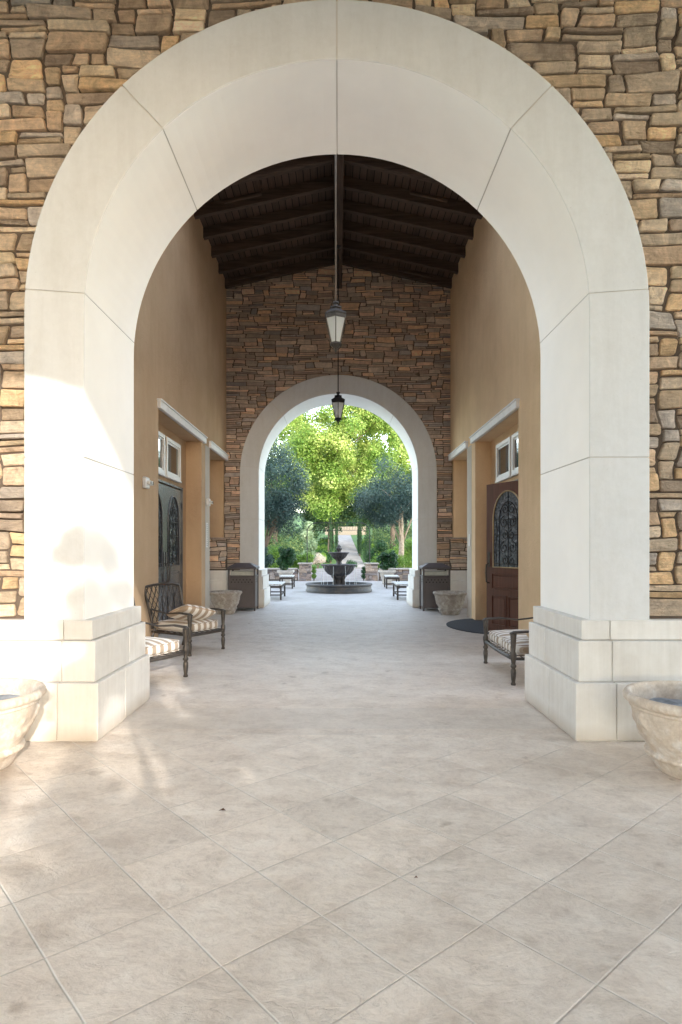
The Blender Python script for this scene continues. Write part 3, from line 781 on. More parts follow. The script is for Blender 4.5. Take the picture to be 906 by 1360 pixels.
def pot(loc, label, mat, sx=1.0, rz=0, group='carved planter pots'):
    t = thing('planter_pot', label, 'planter', loc, rz, group)
    o = pot_mesh().build('pot_body', mat, t, smooth=True)
    m_ = MB(); n = 40; vs = [(0, 0, .40)]; fs = []
    for k in range(1, 6):
        for i in range(n):
            a = 2 * pi * i / n; r = .40 * k / 5; vs.append((r * cos(a), r * sin(a), .395 + R_.uniform(-.012, .012)))
    for i in range(n): fs.append((0, 1 + i, 1 + (i + 1) % n))
    for k in range(4):
        for i in range(n): fs.append((1 + k * n + i, 1 + (k + 1) * n + i, 1 + (k + 1) * n + (i + 1) % n, 1 + k * n + (i + 1) % n))
    m_.add(vs, fs); m_.build('soil', M['soil'], t, smooth=True)
    t.scale = (sx, sx, 1 if sx == 1 else .98)
    return t
pot((-2.50, 4.27, 0), 'sunlit tan carved pot in front of the left near pier base', M['pot_tan'], 1, .35)
pot((2.40, 4.17, 0), 'tan carved pot with grey soil in front of the right near pier base', M['pot_tan'], 1, .1)
pot((-2.56, 14.15, 0), 'weathered grey carved pot between the left chairs and the left trash bin', M['pot_grey'], .825, .6)
pot((2.50, 14.0, 0), 'weathered grey carved pot between the right trash bin and the mahogany door', M['pot_grey'], .825, .2)

# ------------------------------------------------------------------ seating
def superbox(w, d, h, e=.28, nu=48, nv=24, puff=0.0, wr=0.0, rnd=None):
    m_ = MB(); vs = []; fs = []
    sgp = lambda c, p: math.copysign(abs(c) ** p, c)
    for j in range(nv + 1):
        v = -pi / 2 + pi * j / nv
        for i in range(nu):
            u = 2 * pi * i / nu
            x = sgp(cos(v), .42) * sgp(cos(u), e); y = sgp(cos(v), .42) * sgp(sin(u), e); z = sgp(sin(v), .55)
            pz = z * h / 2 + (puff * (1 - x * x) * (1 - y * y) if z > 0 else 0) 
            k = wr * sin(9 * x + 4 * y) * sin(7 * y)
            vs.append((x * w / 2, y * d / 2, pz + k * (1 if z > 0 else 0)))
    for j in range(nv):
        for i in range(nu):
            k = (i + 1) % nu; fs.append((j * nu + i, j * nu + k, (j + 1) * nu + k, (j + 1) * nu + i))
    return m_.add(vs, fs)
LEG = [(.020, 0), (.024, .01), (.017, .035), (.020, .06), (.026, .13), (.024, .165), (.017, .185), (.027, .20), (.028, .215), (.019, .23), (.021, .25), (.029, .31), (.028, .345), (.019, .365), (.022, .42), (.028, .53), (.030, .56)]
def chair_like(label, name, cat, loc, rz, W, D=.70, group=None, backrest=True):
    """local: front edge along x at y=0, back at y=+D; front faces -y"""
    t = thing(name, label, cat, loc, rz, group)
    hw = W / 2
    for sx in (-1, 1):
        m_ = MB(); m_.lathe([(r * 1.18, z) for r, z in LEG], 16, (sx * hw, 0, 0), cap=True); m_.build('leg', M['bronze'], t, smooth=True)
        m_ = MB(); m_.tube([(sx * (hw - .01), D - .04, .34), (sx * (hw - .01), D + .02, .18), (sx * (hw - .01), D + .07, 0)], [.021, .018, .020], 8); m_.build('leg', M['bronze'], t, smooth=True)
        m_ = MB(); m_.tube([(sx * hw, -.035, .555), (sx * hw, 0.0, .575), (sx * (hw + .01), .18, .585), (sx * (hw + .005), .42, .565), (sx * (hw - .015), D - .02, .60), (sx * (hw - .02), D + .035, .62)], [.030, .033, .030, .024, .020, .018], 10, flat=.45)
        m_.tube([(sx * (hw - .005), D + .01, .33), (sx * (hw - .01), D + .03, .60)], .016, 8)
        m_.build('armrest', M['bronze'], t, smooth=True)
    m_ = MB()
    arc = lambda q: .025 * (1 - (2 * q - 1) ** 2)
    m_.tube([(-hw + W * q, -arc(q), .285) for q in [i / 8 for i in range(9)]], .019, 8, flat=1.2)
    m_.tube([(-hw, D, .29), (hw, D, .29)], .017, 8)
    for sx in (-1, 1): m_.tube([(sx * hw, 0, .285), (sx * hw, D, .29)], .017, 8)
    for k in range(1, int(W / .11)): m_.tube([(-hw + k * .11, 0, .292), (-hw + k * .11, D, .295)], .006, 5)
    for k in range(1, 6): m_.tube([(-hw, D * k / 6, .292), (hw, D * k / 6, .292)], .006, 5)
    m_.build('seat_frame', M['bronze'], t, smooth=True)
    if backrest:
        m_ = MB(); y0, y1, zt = D, D + .16, .91
        fb = lambda x, z: (x, y0 + (y1 - y0) * (z - .33) / (zt - .33), z + (.035 * (1 - (x / hw) ** 2) if z > .85 else 0))
        m_.tube([fb(-hw + .02, .33), fb(-hw + .01, .6), fb(-hw - .005, .88)] + [fb(-hw + W * q, .92) for q in (.01, .1, .25, .5, .75, .9, .99)] + [fb(hw + .005, .88), fb(hw - .01, .6), fb(hw - .02, .33)], .018, 8)
        m_.tube([fb(-hw, .40), fb(hw, .40)], .012, 6)
        nlat = int(W / .085)
        for k in range(-6, nlat + 6):
            for sg in (-1, 1):
                P = []
                for i in range(13):
                    z = .42 + (.90 - .42) * i / 12; x = -hw + k * .085 + sg * (z - .66) * .62
                    if abs(x) < hw - .005: P.append(fb(x, z))
                if len(P) > 2: m_.tube(P, .0085, 5, flat=.5)
        for k in range(nlat + 1):
            for q in range(4):
                x = -hw + .04 + k * .085; z = .46 + q * .137
                if abs(x) < hw - .02: m_.lathe([(0, -.012), (.012, 0), (0, .012)], 8, fb(x, z))
        m_.build('back_lattice', M['bronze'], t, smooth=True)
    n = 1 if W < 1 else 2
    for i in range(n):
        ww = (W - .07) / n
        o = superbox(ww, D - .02, .135, .3, puff=.028, wr=.004).build('seat_cushion', M['stripe'], t, smooth=True)
        o.location = (-hw + .035 + ww * (i + .5), D / 2 - .005, .375)
        pp = MB()
        for zz in (-.052, .052):
            P = [(math.copysign(abs(cos(a)) ** .3, cos(a)) * ww * .497, math.copysign(abs(sin(a)) ** .3, sin(a)) * (D - .02) * .497, zz) for a in [2 * pi * k / 48 for k in range(49)]]
            pp.tube(P, .006, 5)
        pp.build('piping', M['stripe'], o, smooth=True)
    return t
ang = atan2(.61, .35)
chA = chair_like('farther striped armchair by the left doors with lattice back and a loose pillow', 'patio_armchair', 'armchair', (-1.875, 8.915, 0), ang, .70, .72, 'cast metal armchairs with striped cushions on the left')
chB = chair_like('nearer striped armchair half hidden behind the left near pier', 'patio_armchair', 'armchair', (-1.928, 6.928, 0), atan2(.63, .32), .70, .68, 'cast metal armchairs with striped cushions on the left')
sofa = chair_like('low cast metal loveseat with narrow striped cushion behind the right near pier', 'patio_loveseat', 'loveseat', (1.905, 7.44, 0), radians(-90), 1.28, .70, backrest=False)
def pillow(label, loc, rot, w=.52, d=.46, h=.17, mat=None, sc=(1, 1, 1)):
    m_ = MB(); nu, nv = 40, 16; vs = []; fs = []
    for j in range(nv + 1):
        v = -pi / 2 + pi * j / nv
        for i in range(nu):
            u = 2 * pi * i / nu; cu, su = cos(u), sin(u)
            pwr = 1 / (max(abs(cu), abs(su)) ** .72); rr = cos(v) ** .75 * pwr
            x, y = rr * cu, rr * su
            z = sin(v) * (1 - .25 * (abs(x) ** 3 + abs(y) ** 3) * .5)
            vs.append((x * w / 2, y * d / 2, z * h / 2))
    for j in range(nv):
        for i in range(nu):
            k = (i + 1) % nu; fs.append((j * nu + i, j * nu + k, (j + 1) * nu + k, (j + 1) * nu + i))
    m_.add(vs, fs); o = m_.build('pillow', mat or M['stripe'], None, smooth=True)
    o.location = loc; o.rotation_euler = rot; tag(o, label, 'pillow')
    P = MB(); P.tube([((1 / (max(abs(cos(a)), abs(sin(a))) ** .72)) * cos(a) * w / 2, (1 / (max(abs(cos(a)), abs(sin(a))) ** .72)) * sin(a) * d / 2, 0) for a in [2 * pi * k / 40 for k in range(41)]], .006, 5)
    P.build('piping', M['piping'], o, smooth=True)
    return o
pillow('plump striped pillow lying tilted on the farther left armchair', (-2.10, 8.95, .555), (radians(-20), radians(13), radians(52)), .60, .46, .17)
pillow('small tan woven pillow at the near end of the right loveseat', (2.24, 6.98, .50), (radians(20), radians(8), radians(80)), .34, .28, .12, M['tan_fabric'])

# ------------------------------------------------------------------ trash bins
def trash_bin(loc, label, first=None):
    t = thing('trash_bin', label, 'trash bin', loc, 0, 'dark metal trash bins beside the far arch')
    w, d = .60, .56
    m_ = MB(); m_.box(-w / 2, w / 2, -d / 2, d / 2, .07, .80, .01); m_.box(-w / 2 - .015, w / 2 + .015, -d / 2 - .015, d / 2 + .015, .80, .835, .006)
    m_.box(-w / 2 + .05, w / 2 - .05, -d / 2 - .006, -d / 2, .12, .60, .004); m_.build('bin_body', M['bin'], t)
    m_ = MB()
    for sx in (-1, 1):
        for sy in (-1, 1): m_ = MB(); m_.box(sx * (w / 2 + .005) - .02, sx * (w / 2 + .005) + .02, sy * (d / 2 + .005) - .02, sy * (d / 2 + .005) + .02, 0, 1.0, .004); m_.build('corner_post', M['bin'], t)
    m_ = MB(); e = .045
    W2, D2 = w / 2 + e, d / 2 + e
    m_.box(-W2, W2, -D2, D2, .985, 1.03, .008)
    m_.add([(-W2, -D2, 1.03), (W2, -D2, 1.03), (W2, D2, 1.03), (-W2, D2, 1.03), (-.17, -.15, 1.125), (.17, -.15, 1.125), (.17, .15, 1.125), (-.17, .15, 1.125)], [(0, 1, 5, 4), (1, 2, 6, 5), (2, 3, 7, 6), (3, 0, 4, 7), (4, 5, 6, 7)])
    m_.build('canopy', M['bin'], t)
    for face in range(3):
        m_ = MB()
        for r in range(2):
            for k in range(6 + r % 2):
                u = -.20 + k * .08 - (.04 if r % 2 else 0) + .0; z = .735 - r * .055; q = .019
                if face == 0: P = [(u - q, -d / 2 - .003, z), (u, -d / 2 - .003, z - q), (u + q, -d / 2 - .003, z), (u, -d / 2 - .003, z + q)]
                else:
                    X_ = (-1 if face == 1 else 1) * (w / 2 + .003); P = [(X_, u - q, z), (X_, u, z - q), (X_, u + q, z), (X_, u, z + q)]
                m_.add(P, [(0, 1, 2, 3)])
        m_.build('perforation', M['hole'], t)
    m_ = MB(); m_.box(-w / 2 + .03, w / 2 - .03, -d / 2 + .08, d / 2 - .04, .80, .93); m_.build('liner', M['liner'], t)
    return t
trash_bin((-2.28, 15.02, 0), 'dark metal canopy trash bin left of the far arch')
trash_bin((2.31, 14.98, 0), 'dark metal canopy trash bin right of the far arch')

# ------------------------------------------------------------------ small wall things
def alarm(loc, label):
    t = thing('emergency_light', label, 'light', loc, 0, 'white emergency lights on the left wall')
    m_ = MB(); m_.box(0, .06, -.085, .085, -.08, .08, .012); m_.build('housing', M['plastic'], t)
    for s in (-1, 1):
        m_ = MB(); P = [(.06, s * .045, .0), (.10, s * .05, -.005), (.115, s * .05, -.005)]; m_.tube(P, [.028, .036, .030], 14); m_.build('lamp_head', M['plastic'], t, angle=40)
    for s in (-1, 1): m_ = MB(); m_.tube([(.114, s * .05, -.005), (.118, s * .05, -.005)], .024, 14); m_.build('lens', M['lens'], t)
alarm((-2.80, 9.0, 2.43), 'white emergency light on the stucco wall just past the left near pier')
alarm((-2.795, 13.30, 2.46), 'white emergency light high on the pillar beside the left doors')
m_ = MB(); m_.box(-2.795, -2.780, 13.18, 13.30, 1.50, 2.02, .003); o = m_.build('wall_plaque', M['plastic']); tag(o, 'tall narrow white plaque on the left pillar under the emergency light', 'plaque')
m2 = MB()
for k in range(12):
    for q in range(2): m2.box(-2.780, -2.7775, 13.195 + q * .05, 13.235 + q * .05, 1.53 + k * .04, 1.552 + k * .04)
m2.build('printed_line', M['plate_grey'], o)
m_ = MB(); m_.box(2.795, 2.780, 13.24, 13.34, 1.53, 1.78, .003); o = m_.build('wall_plaque', M['plastic']); tag(o, 'small white plaque on the right pillar beside the mahogany door', 'plaque')
# door mat
m_ = MB(); n = 40; P = [(3.05, 11.85 + 1.25)] + [(3.05 - .98 * sin(pi * i / n), 11.85 + 1.25 * cos(pi * i / n)) for i in range(n + 1)]
m_.prism(P[1:], 'z', .002, .014); tag(m_.build('door_mat', M['mat']), 'dark half-round rubber mat on the floor in front of the mahogany door', 'mat')
# fallen leaves
lv = [(-.66, 4.43 * .8 + 0.0, 'small dry brown leaf lying on the stamped floor in front of the left arch pier'), (-1.75, 12.2, 'dark leaf speck on the passage floor near the left wall'), (-1.15, 12.6, 'dark leaf speck on the passage floor left of centre'), (.35, 2.82, 'tiny dark seed on the foreground tiles right of centre')]
for i, (x, y, lab) in enumerate(lv):
    m_ = MB(); s_ = .022 if i != 3 else .010
    m_.add([(x - s_, y, .006), (x, y - s_ * .7, .014), (x + s_, y + s_ * .2, .006), (x + s_ * .2, y + s_ * .7, .016), (x, y, .012)], [(0, 1, 4), (1, 2, 4), (2, 3, 4), (3, 0, 4)])
    tag(m_.build('fallen_leaf', M['dry_leaf']), lab, 'leaf', 'fallen leaves on the floor')

# ------------------------------------------------------------------ ground
def gz(y): return 0 if y < 45 else .05 * (y - 45) + .0002 * (y - 45) ** 2
m_ = MB(); m_.add([(-3.9, -30, 0), (3.9, -30, 0), (3.9, 20, 0), (-3.9, 20, 0)], [(0, 1, 2, 3)])
m_.v = [(-12, -3.9, 0), (12, -3.9, 0), (12, 28.0, 0), (-12, 28.0, 0)]
tag(m_.build('patio_floor', M['floor']), 'stamped beige concrete paving through the passage', 'floor', kind='structure')
m_ = MB(); m_.add([(-60, -60, -.006), (60, -60, -.006), (60, -3.9, -.006), (-60, -3.9, -.006)], [(0, 1, 2, 3)])
tag(m_.build('driveway', M['plaza']), 'pale concrete drive court in front', 'driveway', kind='structure')
m_ = MB(); ys = [-400, 27, 30, 45] + [50 + 6 * i for i in range(26)] + [260, 600]; xs = [-600, -60, -30, -15, -8, 0, 8, 15, 30, 60, 600]
vs = [(x, y, (gz(min(y, 210)) if y >= 45 else 0) - .02 + (0 if abs(x) < 8 else .0)) for y in ys for x in xs]
fs = [(j * len(xs) + i, j * len(xs) + i + 1, (j + 1) * len(xs) + i + 1, (j + 1) * len(xs) + i) for j in range(len(ys) - 1) for i in range(len(xs) - 1)]
m_.add(vs, fs); tag(m_.build('ground', M['grass']), 'green garden ground rising behind', 'ground', kind='structure')
m_ = MB(); m_.add([(-1.9, 28, -.004), (1.9, 28, -.004), (2.2, 31, -.004), (-2.2, 31, -.004), (-9, 31, -.004), (9, 31, -.004), (9, 44.8, -.004), (-9, 44.8, -.004)], [(0, 1, 2, 3), (4, 5, 6, 7)])
tag(m_.build('cross_path', M['gravel']), 'pale gravel cross path beyond the patio', 'path', kind='structure')
m_ = MB(); ysp = [44.8 + 2.4 * i for i in range(25)]
vs = []; fs = []
for y in ysp: vs += [(-.15, y, gz(y) + .012), (2.0, y, gz(y) + .012)]
for i in range(len(ysp) - 1): fs.append((2 * i, 2 * i + 1, 2 * i + 3, 2 * i + 2))
m_.add(vs, fs); tag(m_.build('hill_path', M['path']), 'straight pale path climbing the hill', 'path', kind='structure')

# ------------------------------------------------------------------ fountain
ft = thing('tiered_fountain', 'dark two-tiered stone fountain in a low round basin beyond the far arch', 'fountain', (0.02, 21.28, 0))
seg = 96
m_ = MB(); m_.lathe([(1.10, 0), (1.13, .02), (1.13, .07), (1.115, .08), (1.105, .10), (1.10, .20), (1.125, .215), (1.14, .235), (1.14, .265), (1.12, .28), (.98, .285), (.96, .27), (.96, .05), (.0, .05)], seg)
m_.build('basin', M['basin'], ft, angle=40)
m_ = MB(); m_.lathe([(.965, .20), (0.0, .20)], 64); m_.build('water', M['water'], ft)
m_ = MB()
m_.lathe([(.30, .05), (.30, .16), (.27, .20), (.20, .24), (.155, .30), (.14, .38), (.17, .44), (.25, .50), (.24, .53)], 48, disp=lambda a, j, r, z: .035 * max(0, cos(4 * a)) * (1 if .2 < z < .5 else .2) + .01 * cos(16 * a))
for k in range(4):
    a = pi / 4 + k * pi / 2
    m_.tube([(.23 * cos(a), .23 * sin(a), .10), (.25 * cos(a), .25 * sin(a), .25), (.20 * cos(a), .20 * sin(a), .42), (.30 * cos(a), .30 * sin(a), .56)], [.06, .055, .05, .06], 10)
m_.build('pedestal', M['fount'], ft, smooth=True)
def flute(n, amp): return lambda a, j, r, z: amp * abs(sin(n * a / 2)) * (r if r > .1 else 0)
m_ = MB(); m_.lathe([(.16, .50), (.24, .53), (.36, .60), (.45, .70), (.50, .80), (.52, .86), (.575, .885), (.59, .90), (.575, .925), (.53, .915), (.50, .87), (.30, .84), (0, .84)], 96, disp=flute(22, .07)); m_.build('lower_bowl', M['fount'], ft, smooth=True)
m_ = MB(); m_.lathe([(.14, .80), (.14, .90), (.10, .94), (.075, 1.00), (.09, 1.06), (.13, 1.09), (.12, 1.11)], 32, disp=lambda a, j, r, z: .012 * cos(6 * a)); m_.build('upper_stem', M['fount'], ft, smooth=True)
m_ = MB(); m_.lathe([(.09, 1.08), (.15, 1.10), (.22, 1.16), (.27, 1.24), (.285, 1.28), (.32, 1.30), (.335, 1.315), (.32, 1.335), (.29, 1.325), (.26, 1.28), (0, 1.27)], 72, disp=flute(18, .07)); m_.build('upper_bowl', M['fount'], ft, smooth=True)
m_ = MB(); m_.lathe([(.10, 1.26), (.07, 1.34), (.05, 1.38), (.075, 1.42), (.10, 1.46), (.085, 1.49), (.05, 1.50), (.06, 1.54), (.03, 1.58), (.0, 1.60)], 24, disp=lambda a, j, r, z: .012 * cos(5 * a) if .03 < r else 0); m_.build('finial', M['fount'], ft, smooth=True)
for k in range(9):
    m_ = MB(); a = 2 * pi * k / 9 + .2; rr = .57; m_.tube([(rr * cos(a), rr * sin(a), .89), ((rr + .03) * cos(a), (rr + .03) * sin(a), .6), ((rr + .035) * cos(a), (rr + .035) * sin(a), .20)], [.006, .005, .007], 5); m_.build('water_stream', M['spray'], ft)

# ------------------------------------------------------------------ benches, low walls, gateway, bush planters
def bench(loc, L_, label, side):
    t = thing('garden_bench', label, 'bench', loc, 0, 'backless garden benches around the fountain'); w = .50
    for sy in (-1, 1):
        for sx in (-1, 1):
            m_ = MB(); m_.box(sx * (w / 2 - .025) - .025, sx * (w / 2 - .025) + .025, sy * (L_ / 2 - .03) - .025, sy * (L_ / 2 - .03) + .025, 0, .41, .004); m_.build('leg', M['bench_wood'], t)
    m_ = MB()
    for sx in (-1, 1):
        m_.box(sx * (w / 2 - .025) - .015, sx * (w / 2 - .025) + .015, -L_ / 2 + .05, L_ / 2 - .05, .34, .40); m_.box(sx * (w / 2 - .025) - .012, sx * (w / 2 - .025) + .012, -L_ / 2 + .05, L_ / 2 - .05, .12, .155)
    for sy in (-1, 1):
        m_.box(-w / 2 + .05, w / 2 - .05, sy * (L_ / 2 - .03) - .015, sy * (L_ / 2 - .03) + .015, .34, .40); m_.box(-w / 2 + .05, w / 2 - .05, sy * (L_ / 2 - .03) - .012, sy * (L_ / 2 - .03) + .012, .12, .155)
    m_.build('rail', M['bench_wood'], t)
    m_ = MB()
    for k in range(6): m_.box(-w / 2 + .005 + k * .083, -w / 2 + .075 + k * .083, -L_ / 2, L_ / 2, .412, .455, .006)
    m_.build('seat_slats', M['bench_pad'], t)
bench((-1.87, 18.5, 0), 1.35, 'garden bench just outside the far arch on the left, partly hidden by its pier', -1)
bench((1.92, 18.5, 0), 1.35, 'garden bench just outside the far arch on the right, partly hidden by its pier', 1)
bench((-1.90, 23.2, 0), 1.0, 'garden bench beyond the fountain on the left in front of the bush planter', -1)
bench((1.98, 23.2, 0), 1.0, 'garden bench beyond the fountain on the right in front of the bush planter', 1)

for s in (-1, 1):
    sd = 'left' if s < 0 else 'right'
    t = thing('stone_gate_pillar', f'squat ledgestone pillar at the {sd} side of the garden gateway', 'pillar', (s * 1.50, 28.4, 0), world=True, group='stone pillars of the garden gateway')
    m_ = MB(); xa, xb = sorted((s * 1.22, s * 1.78)); stones(m_, xa, xb, .0, .74, 28.14, -1, None, None, random.Random(50 + s), cw=.07, ch=.06, deep=.05)
    m_.build('stone_facing', M['stone_grey'], t)
    m_ = MB(); m_.box(xa + .01, xb - .01, 28.13, 28.66, 0, .74); m_.build('pillar_core', M['stone_grey'], t)
    m_ = MB(); m_.box(xa - .05, xb + .05, 28.06, 28.74, .74, .80, .01); m_.build('cap', M['pot_grey'], t)
    t = thing('low_stone_wall', f'low ledgestone garden wall running off to the {sd} of the gateway', 'wall', (s * 4, 28.3, 0), world=True, group='low garden walls beside the gateway')
    xa, xb = sorted((s * 1.84, s * 9.0))
    m_ = MB(); stones(m_, xa, xb, 0, .50, 28.16, -1, None, None, random.Random(60 + s), cw=.08, ch=.062, deep=.05); m_.build('stone_facing', M['stone_grey'], t)
    m_ = MB(); m_.box(xa, xb, 28.15, 28.5, 0, .5); m_.build('wall_core', M['mortar'], t)
    m_ = MB(); m_.box(xa, xb, 28.06, 28.56, .5, .56, .01); m_.build('coping', M['pot_grey'], t)

gt = thing('iron_gateway', 'thin black iron arbor spanning the two stone gate pillars', 'arbor', (0, 28.4, .8), world=True)
for s in (-1, 1):
    m_ = MB(); m_.tube([(s * 1.42, 28.4, .80), (s * 1.42, 28.4, 2.25), (s * 1.36, 28.4, 2.42), (s * 1.22, 28.4, 2.56), (s * 1.0, 28.4, 2.62)], .022, 6); m_.build('post', M['iron'], gt)
m_ = MB(); m_.tube([(-1.1, 28.4, 2.62), (1.1, 28.4, 2.62)], .013, 6); m_.tube([(-1.42, 28.4, 2.28), (1.42, 28.4, 2.28)], .011, 6)
for k in range(17): 
    x = -1.0 + k * .125; m_.tube([(x, 28.4, 2.28), (x + .06, 28.4, 2.62)], .005, 4)
m_.build('top_rail', M['iron'], gt)

# ------------------------------------------------------------------ foliage
def leaves(mb, clumps, n, size, rnd, aspect=.55, shell=.35, flatz=1.0, hang=0):
    wts = [c[3] ** 2 * (c[4] if len(c) > 4 else 1) for c in clumps]
    for c, w in zip(clumps, wts):
        k = int(n * w / sum(wts)); cx, cy, cz, r = c[:4]
        for _ in range(k):
            u = rnd.uniform(-1, 1); a = rnd.uniform(0, 2 * pi); q = sqrt(1 - u * u)
            rr = r * (shell + (1 - shell) * rnd.random() ** .6) * rnd.uniform(.86, 1.1)
            x, y, z = cx + rr * q * cos(a), cy + rr * q * sin(a), cz + rr * u * flatz
            # leaf orientation roughly outward with jitter
            nx, ny, nz = q * cos(a) + rnd.gauss(0, .6), q * sin(a) + rnd.gauss(0, .6), u + .5 + rnd.gauss(0, .6)
            L = sqrt(nx * nx + ny * ny + nz * nz) or 1; nx, ny, nz = nx / L, ny / L, nz / L
            tx, ty, tz = rnd.gauss(0, 1), rnd.gauss(0, 1), rnd.gauss(0, 1) - hang
            d = tx * nx + ty * ny + tz * nz; tx, ty, tz = tx - d * nx, ty - d * ny, tz - d * nz
            L = sqrt(tx * tx + ty * ty + tz * tz) or 1; tx, ty, tz = tx / L, ty / L, tz / L
            bx, by, bz = ny * tz - nz * ty, nz * tx - nx * tz, nx * ty - ny * tx
            s = size * rnd.uniform(.6, 1.25); w_ = s * aspect
            i = len(mb.v)
            mb.v += [(x - tx * s / 2, y - ty * s / 2, z - tz * s / 2), (x + bx * w_ / 2, y + by * w_ / 2, z + bz * w_ / 2),
                     (x + tx * s / 2, y + ty * s / 2, z + tz * s / 2), (x - bx * w_ / 2, y - by * w_ / 2, z - bz * w_ / 2)]
            mb.f.append((i, i + 1, i + 2, i + 3))
def crown_clumps(rnd, c, rx, ry, rz, n, r0, r1):
    out = []
    for _ in range(n):
        while True:
            x, y, z = rnd.uniform(-1, 1), rnd.uniform(-1, 1), rnd.uniform(-1, 1)
            if x * x + y * y + z * z < 1: break
        out.append((c[0] + x * rx, c[1] + y * ry, c[2] + z * rz, rnd.uniform(r0, r1)))
    return out
def trunk_limbs(mb, base, top, r, rnd, targets, lean=0):
    n = 7; P = []; Rr = []
    for i in range(n):
        q = i / (n - 1); P.append((base[0] + (top[0] - base[0]) * q + rnd.uniform(-1, 1) * r * .4 * (q > 0), base[1] + (top[1] - base[1]) * q, base[2] + (top[2] - base[2]) * q)); Rr.append(r * (1.25 - .75 * q) if i else r * 1.5)
    mb.tube(P, Rr, 10)
    for t_ in targets:
        s0 = P[rnd.randint(3, n - 1)]
        mid = ((s0[0] + t_[0]) / 2 + rnd.uniform(-.2, .2), (s0[1] + t_[1]) / 2 + rnd.uniform(-.2, .2), (s0[2] + t_[2]) / 2 + rnd.uniform(0, .3))
        mb.tube([s0, mid, t_[:3]], [r * .45, r * .28, r * .08], 6)
def tree(name, label, cat, base, topz, crown_c, rx, ry, rz, ncl, r0, r1, nleaf, lsize, leafmat, barkmat, tr_r, seed, group=None, aspect=.55, top=None, hang=0, shell=.35, nlimb=9):
    rnd = random.Random(seed)
    t = thing(name, label, cat, (base[0], base[1], base[2]), world=True, group=group)
    cl = crown_clumps(rnd, crown_c, rx, ry, rz, ncl, r0, r1)
    m1 = MB(); trunk_limbs(m1, base, top or (crown_c[0], crown_c[1], topz), tr_r, rnd, rnd.sample(cl, min(nlimb, len(cl)))); m1.build('trunk', barkmat, t, smooth=True)
    m2 = MB(); leaves(m2, cl, nleaf, lsize, rnd, aspect, shell=shell, hang=hang); m2.build('crown', leafmat, t)
    return t
# big golden green tree over the axis
tree('maple_tree', 'large sunlit yellow-green tree filling the middle of the far arch', 'tree', (-.75, 52, gz(52)), 8, (-.1, 51, 9.6), 4.9, 3.2, 5.0, 120, .6, 1.45, 90000, .165, M['leaf_maple'], M['bark'], .13, 3, aspect=.75, top=(-.5, 52, 8), shell=.2)
tree('maple_tree', 'yellow-green tree at the right behind the axis tree, lighter and looser', 'tree', (5.2, 58, gz(58)), 9, (4.6, 58, 10.5), 3.2, 3, 5.0, 52, .7, 1.4, 28000, .21, M['leaf_maple'], M['bark'], .22, 4, aspect=.75, shell=.2)
tree('maple_tree', 'yellow-green tree at the left behind the axis tree, above the olive tree', 'tree', (-6.2, 60, gz(60)), 9, (-5.6, 60, 10.6), 3.4, 3, 5.2, 52, .7, 1.4, 26000, .21, M['leaf_maple'], M['bark'], .22, 6, aspect=.75, shell=.2)
# olives
tree('olive_tree', 'blue-green olive tree leaning in from the left beyond the low wall', 'tree', (-4.3, 31, 0), 3.2, (-3.25, 31, 4.35), 2.0, 1.6, 2.1, 46, .45, .95, 42000, .13, M['leaf_olive'], M['bark'], .13, 12, aspect=.24, top=(-3.0, 31, 3.0), shell=.15, group='olive trees beyond the low wall')
tree('olive_tree', 'dark blue-green olive tree on the right with a thick pale trunk', 'tree', (3.25, 32, 0), 3.0, (3.0, 32, 4.25), 1.9, 1.6, 1.55, 42, .45, .85, 36000, .13, M['leaf_olive'], M['bark_pale'], .15, 13, aspect=.24, top=(3.2, 32, 3.2), shell=.15, group='olive trees beyond the low wall')
# distant filler trees
far = [(-13, 66, 7, 1.15, 'tall pale green tree far off at the left edge behind the olive'), (-3.4, 84, 6, .8, 'distant green tree left of the hill path'), (5.0, 88, 6, .8, 'distant green tree right of the hill path'), (12, 70, 7, 1.15, 'tall green tree far off at the right edge behind the olive'), (-8.5, 78, 7, 1.0, 'mid-distance green tree on the left slope'), (9, 84, 7, 1.05, 'mid-distance green tree on the right slope'), (-.9, 72, 7, 1.35, 'tall green tree hidden behind the central yellow-green tree'), (-18, 60, 7, 1.2, 'broad green tree outside the arch far left'), (19, 62, 7, 1.2, 'broad green tree outside the arch far right'),
       (1.2, 118, 6, 1.1, 'grey green tree on the hilltop at the end of the path'), (-9, 46, 5, .62, 'smaller green tree behind the left olive'), (8.6, 47, 5, .62, 'smaller green tree behind the right olive')]
proto = None
for i, (x, y, h, s_, lab) in enumerate(far):
    if proto is None:
        proto = tree('background_tree', lab, 'tree', (0, 0, 0), 5, (0, 0, 6.2), 3.6, 3.6, 4.2, 60, .8, 1.5, 20000, .26, M['leaf_far'], M['bark'], .22, 21, group='background trees on the hill', aspect=.7, shell=.25)
        o = proto
    else: o = copy_tree(proto)
    o.location = (x, y, gz(y)); o.rotation_euler = (0, 0, i * 1.3); o.scale = (s_, s_, s_ * (.9 + .05 * (i % 3))); tag(o, lab, 'tree')
